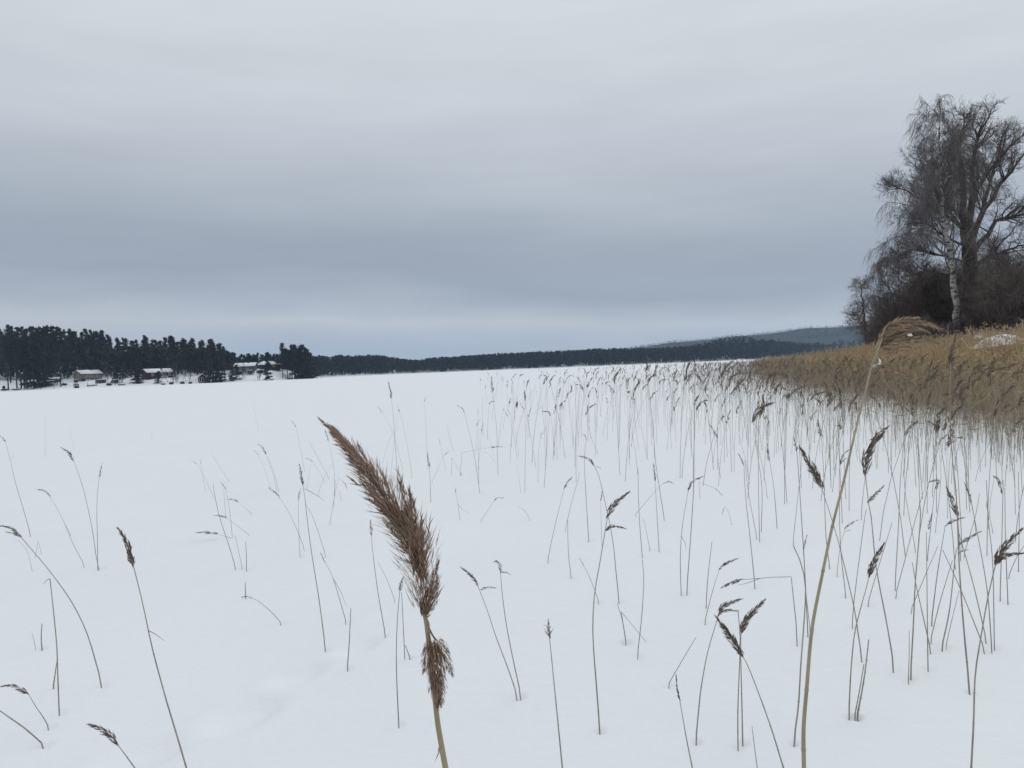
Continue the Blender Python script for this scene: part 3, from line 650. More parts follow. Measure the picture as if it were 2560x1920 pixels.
xs = np.concatenate([np.arange(-8, 786, 10.5), np.arange(556, 700, 9.0)])
for px in xs:                                                      # the skyline of the wooded hill
    px = px + rg.normal() * 2.5
    Y = 505 + rg.normal() * 14 if px < 560 else 492 + rg.normal() * 8
    if px > 690: Y = 462 + rg.normal() * 8
    ytop = np.interp(px, SKY[:, 0], SKY[:, 1]) + rg.normal() * 3.0
    top = at(px, ytop, Y); x, y = top[0], top[1]
    z = float(left_z(x, y)) - 0.2; h = min(max(top[2] - z, 7.5), 24)
    kind = "pine" if rg.random() < 0.6 else "spruce"
    place_conifer(kind, int(rg.integers(0, 5 if kind == "pine" else 4)), x, y, z, h, (0.85 + 0.4 * rg.random()) * (1.25 if h < 14 else 1.0), rg,
                  unique_tree("dark " + kind, px, "on the skyline "), "trees along the skyline of the wooded hill")
fr = [(14,955,938,"pine",400,842),(36,950,0,"pine",404,848),(47,950,0,"pine",402,850),(56,955,0,"pine",401,856),(62,955,0,"pine",403,846),(80,960,0,"spruce",402,858),(92,960,0,"spruce",404,870),(147,958,0,"pine",404,868),(116,950,0,"spruce",412,890),
      (345,958,0,"spruce",410,898),(338,955,0,"spruce",414,905),(292,950,0,"spruce",412,912),(395,958,0,"spruce",408,928),(528,956,0,"spruce",410,852),(545,957,0,"pine",412,862),(508,952,0,"spruce",428,868),(517,955,0,"spruce",424,880),(668,950,0,"spruce",420,897),(590,955,0,"spruce",424,912),(579,957,0,"spruce",420,920),(552,957,0,"spruce",416,905),(536,957,0,"spruce",414,900),
      (20,940,0,"pine",430,832),(70,940,0,"spruce",428,850),(110,940,0,"pine",436,842),(130,940,0,"spruce",440,858),(165,940,0,"pine",442,862),(262,940,0,"pine",446,866),(280,940,0,"pine",440,872),(305,940,0,"spruce",440,880),(325,940,0,"pine",442,868),(355,940,0,"pine",446,870),(440,940,0,"pine",446,872),(462,940,0,"pine",440,880),(490,940,0,"spruce",440,876),
      (703,940,0,"pine",452,860),(716,940,0,"pine",456,872),(733,940,0,"pine",452,863),(747,940,0,"pine",456,866),(760,940,0,"spruce",452,880),(772,940,0,"spruce",456,890)]
for (px, yb, _, kind, Y, ytop) in fr:
    top = at(px, ytop, Y); x, y = top[0], top[1]; z = float(left_z(x, y)) - 0.2
    h = min(max(top[2] - z, 4), 28)
    place_conifer(kind, int(rg.integers(0, 5 if kind == "pine" else 4)), x, y, z, h, 0.95 + 0.35 * rg.random() + (0.45 if h < 13 else 0), rg,
                  unique_tree("near-shore " + kind, px, "in the front row "), "trees in front along the wooded shore")

def copse(points, heights, seed, wide=1.0, k=26, trunks=True):
    """one mesh for a wood too far off to count: each tree a ragged spire or rounded crown of small faces"""
    rg = np.random.default_rng(seed); n = len(points)
    P = np.asarray(points, float); h = np.asarray(heights, float)
    t = np.sort(rg.random((n, k)), 1) ** 0.8
    w = np.where(rg.random(n) < 0.5, 0.16, 0.24)[:, None] * wide
    pin = rg.random(n)[:, None] < 0.5
    prof = np.where(pin, np.sin(np.clip(0.25 + 0.75 * t, 0, 1) * math.pi) ** 0.7, 1.02 - t)
    az = rg.random((n, k)) * 6.283; rad = w * h[:, None] * prof * rg.random((n, k)) ** 0.5
    O = np.stack([P[:, None, 0] + rad * np.cos(az), P[:, None, 1] + rad * np.sin(az), P[:, None, 2] + h[:, None] * (0.04 + 0.9 * t)], -1).reshape(-1, 3)
    D = np.stack([np.cos(az), np.sin(az), 0.9 + 0 * az], -1).reshape(-1, 3) + rg.normal(size=(n * k, 3)) * 0.4
    L = np.repeat(h, k) * (0.12 + 0.1 * rg.random(n * k))
    mb = MB().diamonds(O, D, L, L * 0.8, rg)
    if trunks: mb.tubes(np.stack([P - [0, 0, 0.3], P + np.stack([0 * h, 0 * h, 0.5 * h], -1), P + np.stack([0 * h, 0 * h, h], -1)], 1), np.stack([0.018 * h, 0.014 * h, 0.003 * h], 1), 3)
    return mb
# wood filling the hill behind the counted trees
pts, hs = [], []
for _ in range(900):
    px = rg.uniform(-40, 785); Y = rg.uniform(443, 545) if px < 560 else rg.uniform(478, 540)
    q = at(px, 900, Y); x, y = q[0], q[1]
    s = y - np.interp(x, LX, LY)
    z = float(left_z(x, y)); lim = at(px, np.interp(px, SKY[:, 0], SKY[:, 1]) + 5 + 30 * rg.random(), Y)[2] - z
    h = min(rg.uniform(8, 19), lim)
    if h < 4: continue
    pts.append((x, y, z)); hs.append(h)
tag(obj("hill_forest", copse(pts, hs, 31, 1.0), M["needles"]), "dark conifer wood covering the hill behind the houses", "forest", kind="stuff")

# wooded far shores: counted as one mass
pts, hs = [], []
rg = np.random.default_rng(8)
TOP = np.array([(770,896),(800,890),(830,893),(850,889),(880,891),(905,889),(930,888),(950,889),(975,893),(1000,897),(1020,900),(1045,901),(1080,896),(1120,893),(1200,888),(1250,885),(1300,882),(1400,878),(1500,873),(1600,872),(1700,868),(1760,860),(1800,848),(1830,841),(1860,840),(1900,846),(1950,851),(2000,853),(2050,851),(2100,846),(2200,840),(2600,830)], float)
for _ in range(5200):
    px = rg.uniform(760, 2560); q0 = ray(px, 900); ratio = q0[0] / q0[1]
    ys = np.linspace(560, 2200, 400); hit = ys[np.argmax(ys > np.interp(ratio * ys, FX, FY) + 1)]
    Y = hit + 2 + 150 * rg.random() ** 1.6; x = ratio * Y
    if x < -160 and Y < 600: continue
    z = float(far_z(x, Y)); lim = at(px, np.interp(px, TOP[:, 0], TOP[:, 1]) - 1.5, Y)[2] - z
    h = min(rg.uniform(10, 22) if rg.random() < 0.8 else rg.uniform(5, 10), lim * rg.uniform(0.87, 1.0))
    if h < 3: continue
    pts.append((x, Y, z)); hs.append(h)
tag(obj("far_shore_forest", copse(pts, hs, 32, 1.2, 17), M["needles_far"]), "long dark wooded shoreline across the frozen lake", "forest", kind="stuff")
pts, hs = [], []
for _ in range(4200):
    x = rg.uniform(0, 2200); y = rg.uniform(2210, 2670)
    pts.append((x, y, float(ridge_z(x, y)) - 1)); hs.append(rg.uniform(5, 10))
tag(obj("far_hill_forest", copse(pts, hs, 33, 1.7, 12, False), M["hill"]), "bluish forest clothing the farthest hill", "forest", kind="stuff")

# ------------------------------------------------------------------ houses on the wooded shore
def frame_at(px, Y, turn, zadd=0.0, zf=left_z):
    """origin on the ground at that column and depth, axes: u along the front (viewer's right), n towards the viewer turned by `turn`, up"""
    q = at(px, 940, Y); x, y = q[0], q[1]
    c = unit(np.array([-x, -y, 0.0])); l = np.array([c[1], -c[0], 0.0])      # viewer's left
    if l[0] > 0: l = -l
    n = math.cos(turn) * c - math.sin(turn) * l
    u = np.array([-n[1], n[0], 0.0])
    if u @ (-l) < 0: u = -u
    return np.array([x, y, float(zf(x, y)) + zadd]), np.array([u, -n, [0, 0, 1.0]])
def window(parent, org, ax, x, z, w, h, y0=-0.06, bars=1):
    f = MB(); b = 0.12
    for (lo, hi) in [((x, y0 - 0.05, z), (x + b, y0, z + h)), ((x + w - b, y0 - 0.05, z), (x + w, y0, z + h)), ((x + b, y0 - 0.05, z), (x + w - b, y0, z + b)), ((x + b, y0 - 0.05, z + h - b), (x + w - b, y0, z + h))]:
        f.box(lo, hi, ax, org)
    for i in range(bars):
        xm = x + w * (i + 1) / (bars + 1); f.box((xm - 0.05, y0 - 0.045, z + b), (xm + 0.05, y0 - 0.005, z + h - b), ax, org)
    wo_ = obj("window", f, M["white_paint"], parent)
    obj("pane", MB().box((x + 0.06, y0, z + 0.06), (x + w - 0.06, y0 + 0.03, z + h - 0.06), ax, org), M["window_glass"], wo_)
def gable_house(name, org, ax, Lu, Dv, ze, zr, wall, label, windows=(), hip=False, lower=None, group=None, over=0.5, zb=-1.0):
    r = empty(name, (0, 0, 0)); r.location = Vector(org); inv = org
    o0 = np.zeros(3)
    w = MB()
    if hip:
        w.box((0, 0, zb), (Lu, Dv, ze), ax, o0)
    else:
        w.box((0, 0, zb), (Lu, Dv, ze), ax, o0)
        w.poly([(0.002, 0, ze), (0.002, Dv, ze), (0.002, Dv / 2, zr), (Lu - 0.002, 0, ze), (Lu - 0.002, Dv, ze), (Lu - 0.002, Dv / 2, zr)], None, [[0, 2, 1], [3, 4, 5]], ax, o0)
    obj("wall", w, M[wall], r)
    a, t, s = over, 0.14, 0.24
    sl = (zr - ze) / (Dv / 2)
    def slab(z0, th):
        i = 0.0 if not hip else min(Dv * 0.45, Lu * 0.4)
        lo = [(-a, -a, ze - a * sl + z0), (Lu + a, -a, ze - a * sl + z0), (Lu + a - (i + a if hip else 0), Dv / 2, zr + z0), (-a + (i + a if hip else 0), Dv / 2, zr + z0), (-a, Dv + a, ze - a * sl + z0), (Lu + a, Dv + a, ze - a * sl + z0)]
        V = lo + [(x, y, z + th) for (x, y, z) in lo]
        q = [[6, 7, 8, 9], [9, 8, 11, 10], [0, 3, 2, 1], [3, 4, 5, 2], [0, 1, 7, 6], [4, 10, 11, 5]]
        tq = [[0, 6, 9, 3], [3, 9, 10, 4], [1, 2, 8, 7], [2, 5, 11, 8]]
        return MB().poly(V, q + tq, None, ax, o0)
    rf = obj("roof", slab(0.02, t), M["dark_wall"], r)
    obj("roof_snow", slab(0.02 + t + 0.004, s), M["snow_clump"], rf)
    obj("chimney", MB().box((Lu * 0.62, Dv * 0.42, zr - 0.3), (Lu * 0.62 + 0.9, Dv * 0.42 + 0.9, zr + 0.9), ax, o0), M["dark_wall"], rf)
    if lower:
        obj("basement_wall", MB().box((-0.05, -0.05, zb), (Lu + 0.05, 0.2, lower), ax, o0), M["dark_wall"], r)
    for wd in windows: window(r, o0, ax, *wd)
    return tag(r, label, "house", group), o0

org, ax = frame_at(204, 428, math.radians(24), 0.0); org[2] -= 0.4
h1, _ = gable_house("house", org, ax, 11.2, 9.5, 4.6, 6.5, "beige_wall", "long beige house with snow-covered roof above the lakeshore", lower=1.9,
                    windows=[(1.6, 2.9, 1.6, 1.1), (4.2, 2.9, 1.6, 1.1), (8.0, 2.9, 1.3, 1.1)], zb=-2)
for xx, ww in ((1.9, 1.3), (3.5, 1.5)):
    obj("garage_door", MB().box((xx, -0.14, 0.2), (xx + ww, -0.06, 1.75), ax, np.zeros(3)), M["white_paint"], h1)
bal = MB().box((1.2, -0.7, 2.05), (5.6, -0.06, 2.2), ax, np.zeros(3)); obj("balcony", bal, M["beige_wall"], h1)
org, ax = frame_at(369, 424, math.radians(22)); org[2] -= 0.3
h2, _ = gable_house("house", org, ax, 14.0, 8.0, 4.3, 6.1, "red_wall", "dark red house with white windows and a white balcony, snow on its roof", zb=-2,
                    windows=[(6.6, 2.2, 1.5, 1.7), (8.6, 2.2, 1.5, 1.7), (2.0, 2.3, 1.4, 1.4), (11.4, 2.2, 1.3, 1.7)], over=0.6)
bl = MB(); bl.box((6.2, -1.5, 1.15), (10.6, -0.06, 1.3), ax, np.zeros(3)); bl.box((6.2, -1.5, 2.0), (10.6, -1.42, 2.12), ax, np.zeros(3))
for i in range(12): bl.box((6.2 + i * 0.39, -1.49, 1.3), (6.32 + i * 0.39, -1.43, 2.0), ax, np.zeros(3))
obj("balcony", bl, M["white_paint"], h2)
org, ax = frame_at(497, 411, math.radians(6)); org[2] = 0.35
bh = empty("boathouse"); bh.location = Vector(org); oo = np.zeros(3)
w = MB().box((0, 0, 0.9), (3.5, 4.5, 3.1), ax, oo); w.poly([(0, 0, 3.1), (3.5, 0, 3.1), (1.75, 0, 4.6), (0, 4.5, 3.1), (3.5, 4.5, 3.1), (1.75, 4.5, 4.6)], [[0, 2, 5, 3], [1, 4, 5, 2]], [[0, 1, 2], [3, 5, 4]], ax, oo)
obj("wall", w, M["red_wall"], bh)
obj("foundation", MB().box((-0.04, -0.05, -0.8), (3.54, 4.5, 0.88), ax, oo), M["stone"], bh)
rf = MB()
for sgn in (0, 1):
    x0, x1 = ((-0.35, 1.75) if sgn == 0 else (3.85, 1.75))
    V = [(x0, -0.3, 2.85), (x1, -0.3, 4.66), (x1, 4.8, 4.66), (x0, 4.8, 2.85)]; V += [(a_, b_, c_ + 0.16) for a_, b_, c_ in V]
    rf.poly(V, [[0, 1, 2, 3], [4, 7, 6, 5], [0, 4, 5, 1], [2, 6, 7, 3], [0, 3, 7, 4], [1, 5, 6, 2]], None, ax, oo)
rfo = obj("roof", rf, M["white_paint"], bh)
tr_ = MB()
for x0 in (-0.02, 3.36): tr_.box((x0, -0.05, 0.9), (x0 + 0.18, -0.004, 3.05), ax, oo)
obj("corner_trim", tr_, M["white_paint"], bh)
dr = obj("door", MB().box((1.2, -0.06, 0.3), (2.3, -0.002, 2.9), ax, oo), M["white_paint"], bh)
obj("door_panel", MB().box((1.36, -0.09, 0.4), (2.14, -0.062, 2.72), ax, oo), M["red_wall"], dr)
obj("lean_to", MB().box((3.6, 0.6, -0.5), (4.7, 3.6, 2.7), ax, oo), M["grey_wall"], bh)
tag(bh, "small dark red boathouse with white trim at the ice edge", "shed")
org, ax = frame_at(588, 448, math.radians(-14)); org[2] = at(588, 926, 448)[2]
gable_house("house", org, ax, 11.0, 7.0, 2.3, 3.9, "grey_wall", "low grey house with a wide white roof on the hilltop", windows=[(2, 0.7, 1.6, 1.2), (6.2, 0.7, 1.8, 1.2)], zb=-3, over=0.7)
org, ax = frame_at(646, 462, math.radians(10)); org[2] = at(660, 920.5, 462)[2]
gable_house("house", org, ax, 13.0, 9.0, 2.2, 4.0, "dark_wall", "dark hip-roofed house on the hilltop half hidden by a spruce", windows=[(8.6, 0.6, 1.4, 1.2)], hip=True, zb=-4, over=0.7)
org, ax = frame_at(124, 424, math.radians(10))
sh, _ = gable_house("garden_shed", org, ax, 5.5, 4.0, 1.7, 2.6, "dark_wall", "small dark shed with snowy roof left of the beige house", zb=-2, over=0.3); sh["category"] = "shed"
org, ax = frame_at(1560, 905, 0.0, zf=lambda x, y: 0.3)
sc = empty("lake_cabin"); sc.location = Vector(org)
obj("wall", MB().box((0, 0, -0.3), (4.2, 3.0, 2.9), ax, oo), M["white_paint"], sc)
obj("window", MB().box((0.3, -0.05, 1.25), (3.9, -0.003, 2.1), ax, oo), M["window_glass"], sc)
rfo = obj("roof", MB().box((-0.3, -0.3, 2.91), (4.5, 3.3, 3.15), ax, oo), M["dark_wall"], sc)
obj("roof_snow", MB().box((-0.3, -0.3, 3.155), (4.5, 3.3, 3.5), ax, oo), M["snow_clump"], rfo)
tag(sc, "tiny white cabin with a dark window band on the far ice edge", "cabin")

def boat(px, Y, L, turn, label, snowy):
    org, ax = frame_at(px, Y, turn, 0.0); r = empty("rowing_boat", org)
    n = 11; x = np.linspace(-L / 2, L / 2, n); wd = 0.75 * (1 - (np.abs(x) / (L / 2)) ** 2.5) + 0.03; hh = 0.62 * (1 - 0.35 * (np.abs(x) / (L / 2)) ** 3)
    th = np.linspace(0, math.pi, 7)
    V = np.stack([np.repeat(x[:, None], 7, 1), wd[:, None] * np.cos(th), 0.1 + hh[:, None] * np.sin(th) ** 0.8], -1)
    i = np.arange(n * 7).reshape(n, 7); q = np.stack([i[:-1, :-1], i[1:, :-1], i[1:, 1:], i[:-1, 1:]], -1).reshape(-1, 4)
    obj("hull", MB().poly(V.reshape(-1, 3), q, None, ax, oo), M["boat_paint"], r, True)
    obj("keel", MB().box((-L * 0.42, -0.04, 0.66), (L * 0.42, 0.04, 0.80), ax, oo), M["dark_wall"], r)
    if snowy:
        V2 = V[1:-1, 1:-1].copy(); V2[..., 2] += 0.09; V2[..., 1] *= 0.92; m_ = V2.shape[0]
        i = np.arange(m_ * 5).reshape(m_, 5); q = np.stack([i[:-1, :-1], i[1:, :-1], i[1:, 1:], i[:-1, 1:]], -1).reshape(-1, 4)
        obj("snow_cap", MB().poly(V2.reshape(-1, 3), q, None, ax, oo), M["snow_clump"], r, True)
    tag(r, label, "boat", "boats pulled up on the shore")
boat(11, 397, 4.0, 0.1, "upturned dark boat on the ice by the left edge", False)
boat(229, 404, 5.0, 0.05, "snow-capped boat lying below the beige house", True)
boat(303, 404, 3.6, 0.0, "small boat half buried in snow between two near-shore spruces", True)
boat(39, 397.5, 4.2, 0.1, "low boat beside a shore post near the left edge", True)

def shrub(name, px, Y, w, h, d, label, n=420, seed=1, boxy=False, snow=True, cat="bush", group=None):
    rg = np.random.default_rng(seed); org, ax = frame_at(px, Y, 0.0); r = empty(name, org)
    if boxy: P = (rg.random((n, 3)) - [0.5, 0.5, 0]) * [w, d, h]
    else:
        P = rg.normal(size=(n, 3)); P = unit(P) * rg.random((n, 1)) ** 0.33 * [w / 2, d / 2, h * 0.5] + [0, 0, h * 0.5]
    obj("foliage", MB().diamonds(P @ ax, rg.normal(size=(n, 3)), 0.3 + 0.3 * rg.random(n), 0.25, rg), M["hedge_leaf"], r)
    stm = np.stack([np.zeros((6, 3)) + [0, 0, -0.3], rg.normal(size=(6, 3)) * [w * 0.2, d * 0.2, 0.1] + [0, 0, h * 0.7]], 1)
    obj("stem", MB().tubes(stm @ ax, 0.04 + 0 * stm[..., 0], 4), M["dark_bark"], r)
    if snow:
        n2 = n // 4; Q = (rg.random((n2, 3)) - [0.5, 0.5, 0]) * [w * 0.95, d * 0.95, 0.12] + [0, 0, h * (1.0 if boxy else 0.93)]
        if not boxy: Q[:, 0] *= 0.5; Q[:, 1] *= 0.5
        obj("snow_cap", MB().diamonds(Q @ ax, rg.normal(size=(n2, 3)) * [1, 1, 0.15], 0.5, 0.45, rg), M["snow_clump"], r)
    return tag(r, label, cat, group)
shrub("hedge", 251, 414, 5.0, 1.9, 1.4, "clipped dark hedge with a snowy top below the beige house", 900, 3, True, cat="hedge")
for i, (px, Y, w, h, lb) in enumerate([(189, 406, 2.8, 1.5, "round dark bush below the left end of the beige house"), (190, 399, 2.6, 1.3, "low dark bush at the ice edge below the beige house"),
        (190, 424, 2.4, 1.7, "dark bush against the left corner of the beige house"), (272, 404, 3.0, 1.2, "dark shore bush right of the snow-capped boat"), (284, 412, 4.0, 1.4, "wide low bush behind the small buried boat"),
        (407, 402, 2.2, 1.3, "small bush at the ice edge under the red house balcony"), (428, 405, 2.4, 1.6, "taller bush at the ice edge right of the red house balcony"), (455, 408, 2.6, 1.3, "bush in front of the snowy bank left of the boathouse"),
        (475, 409, 2.0, 1.0, "lowest bush just left of the boathouse"), (100, 404, 8.0, 3.0, "broad dark thicket on the shore at the foot of the front spruces"), (125, 406, 8.0, 3.2, "broad dark thicket right of the front spruces"), (8, 402, 1.2, 1.6, "narrow bush on the snowbank by the left edge"),
        (160, 410, 3.0, 1.2, "bush on the snow left of the beige house path"), (745, 452, 7.0, 2.2, "scrub along the ice edge under the pines on the point"), (765, 462, 7.0, 2.0, "scrub at the end of the wooded point"), (598, 440, 5.0, 2.2, "dark bush below the low grey hilltop house"), (625, 440, 6.0, 2.4, "wide bush between the two hilltop houses"), (652, 446, 5.0, 2.0, "dark bush left of the lone shore spruce")]):
    shrub("shore_bush", px, Y, w, h, w * 0.7, lb, 260 if w < 5 else 700, 40 + i, group="bushes along the wooded shore")
# rough timber and fence posts at the ice edge
for i, (px, Y, hh, lb) in enumerate([(218, 402, 1.9, "mooring post by the snow-capped boat"), (288, 404, 2.2, "dark mooring post by the small buried boat"), (101, 398, 1.6, "thin post on the shore below the broad thicket"), (133, 398, 1.5, "post standing right of the broad thicket"), (44, 399, 1.4, "short post beside the low boat")]):
    org, ax = frame_at(px, Y, 0); k = 4; z = np.linspace(-0.4, hh, k)
    tag(obj("mooring_post", MB().tubes(np.stack([0.06 * np.sin(z * 2), 0 * z, z], -1), np.array([0.13, 0.12, 0.11, 0.10]), 6, True), M["dark_bark"], loc=Vector(org)), lb, "post", "posts along the shore")
org, ax = frame_at(88, 399, 0)
tag(obj("fallen_log", MB().tubes(np.array([(-1.2, 0, 0.1), (0, 0, 0.6), (1.0, 0.3, 1.2)]) @ ax, np.array([0.16, 0.14, 0.1]), 7, True), M["dark_bark"], loc=Vector(org)), "slanting log lying on the ice edge below the thicket", "log")
# snow heaps pushed up along the far ice edge
for i, (px, Y, w) in enumerate([(1272, 868, 3.0), (1310, 868, 1.6), (1329, 868, 2.4), (1411, 872, 2.0), (1441, 872, 2.6), (1473, 872, 2.2), (1530, 880, 2.0), (1807, 960, 2.5), (1848, 990, 5.0), (1860, 995, 4.0)]):
    q = at(px, 915, Y); rg2 = np.random.default_rng(900 + i); P = []
    a = np.linspace(0, 2 * math.pi, 13)[:-1]; rings = [(1.0, -0.2), (0.85, 0.35), (0.5, 0.75), (0.15, 0.9)]
    V = np.array([[(w / 2) * r_ * math.cos(b) * (1 + 0.15 * rg2.normal()), (w / 2) * r_ * math.sin(b) * (1 + 0.15 * rg2.normal()), z_ * w * 0.42] for r_, z_ in rings for b in a])
    i_ = np.arange(48).reshape(4, 12); j_ = np.roll(i_, -1, 1); qd = np.stack([i_[:-1], j_[:-1], j_[1:], i_[1:]], -1).reshape(-1, 4)
    mb = MB().add(V, qd, [[36, 36 + k, 37 + k] for k in range(1, 11)])
    tag(obj("snow_heap", mb, M["snow_clump"], shade=True, loc=Vector((q[0], q[1], 0.05))), f"{ordinal(i + 1)} small snow heap from the left along the far ice edge", "snow heap", "snow heaps on the far ice edge")

# ------------------------------------------------------------------ bare trees
def grow(O, D, L, K, wander, grav, rg):
    P = [O]; d = unit(D); st = (L / (K - 1))[:, None]
    for _ in range(K - 1):
        d = unit(d + wander * rg.normal(size=d.shape) + np.array([0, 0, 1.0]) * grav)
        P.append(P[-1] + d * st)
    return np.stack(P, 1)
def spawn(P, R, n, t0, t1, a0, a1, rg, power=1.0):
    N_, K = P.shape[:2]
    t = t0 + (t1 - t0) * rg.random((N_, n)) ** power
    f = t * (K - 1); i = np.clip(f.astype(int), 0, K - 2); w = (f - i)[..., None]
    r_ = np.arange(N_)[:, None]
    O = P[r_, i] * (1 - w) + P[r_, i + 1] * w
    T = unit(P[r_, i + 1] - P[r_, i])
    pr = unit(np.cross(T, rg.normal(size=T.shape)))
    a = a0 + (a1 - a0) * rg.random((N_, n, 1))
    D = np.cos(a) * T + np.sin(a) * pr
    Rr = R[r_, i] * (1 - w[..., 0]) + R[r_, i + 1] * w[..., 0]
    return O.reshape(-1, 3), D.reshape(-1, 3), t.ravel(), Rr.ravel()
def taper(r0, r1, K, n): return np.linspace(0, 1, K)[None] * (np.asarray(r1) - np.asarray(r0))[:, None] + np.asarray(r0)[:, None] if np.ndim(r0) else np.broadcast_to(np.linspace(r0, r1, K), (n, K))
def finish_tree(name, base, parts, label, cat="tree", group=None):
    r = empty(name, base)
    for nm, mb, mt in parts:
        for a in mb.v: a -= 0
        mb.v = [v - np.asarray(base) for v in mb.v]
        obj(nm, mb, M[mt], r, True)
    return tag(r, label, cat, group)

def birch(pts, r0, seed, label, reach=6.0, n1=34, n2=9, n3=9, droop=1.0, tw="twig_pale", name="birch_tree", group=None, low=0.28, bark="birch_bark", gz=-0.055):
    rg = np.random.default_rng(seed)
    P = np.asarray(pts, float); K = 24
    d = np.linspace(0, 1, len(P)); u = np.linspace(0, 1, K)
    T = np.stack([np.interp(u, d, P[:, i]) for i in range(3)], -1)[None]
    T[0, 1:-1] += rg.normal(size=(K - 2, 3)) * 0.05
    R = (r0 * (1 - 0.93 * u) + 0.012)[None]
    trunk = MB().tubes(T, R, 10)
    O, D, t, rr = spawn(T, R, n1, low, 0.97, 0.55, 1.05, rg, 0.85)
    D[:, 2] = np.abs(D[:, 2]) * 0.9 + 0.25
    Ls = reach * (1.12 - t) ** 0.75 * (0.7 + 0.5 * rg.random(len(t))) / (1.12 - low) ** 0.75
    B1 = grow(O, D, Ls, 8, 0.12, gz * droop, rg); R1 = np.linspace(1, 0.18, 8)[None] * (0.009 * Ls + 0.010)[:, None]
    limb = MB().tubes(B1, R1, 5)
    O, D, t2, _ = spawn(B1, R1, n2, 0.2, 1.0, 0.4, 1.0, rg); L2 = np.repeat(Ls, n2) * (0.22 + 0.25 * rg.random(len(t2))) * (1.15 - 0.6 * t2) + 0.35
    B2 = grow(O, D, L2, 6, 0.16, -0.14 * droop, rg); R2 = np.linspace(1, 0.3, 6)[None] * np.full((len(L2), 1), 0.013)
    twig = MB().tubes(B2, R2, 3)
    O, D, t3, _ = spawn(B2, R2, n3, 0.15, 1.0, 0.3, 0.9, rg); L3 = (0.35 + 0.95 * rg.random(len(t3))) * np.clip(np.repeat(L2, n3), 0.6, 1.5)
    D[:, 2] -= 0.5 * droop
    B3 = grow(O, D, L3, 5, 0.12, -0.4 * droop, rg); R3 = np.linspace(1, 0.45, 5)[None] * np.full((len(L3), 1), 0.0088)
    twig.tubes(B3, R3, 3)
    return finish_tree(name, T[0, 0], [("trunk", trunk, bark), ("branches", limb, tw), ("twigs", twig, tw)], label, group=group)

def pxpts(pp, Y): return [at(a, b, Y + ((c[0] if c[0] > 0 else -0.35 * c[0]) if c else 0)) for a, b, *c in pp]
bt = pxpts([(2402, 862), (2392, 793), (2384, 715), (2378, 642), (2364, 578), (2357, 510), (2354, 459), (2352, 359), (2347, 246)], 64)
bt[0] = np.array([bt[0][0], bt[0][1], float(bank_z(bt[0][0], bt[0][1])) - 0.3])
birch(bt, 0.30, 3, "tall birch with white trunk and drooping twigs on the far bank", reach=7.0, n1=70, n2=11, n3=12, droop=1.15, low=0.24)

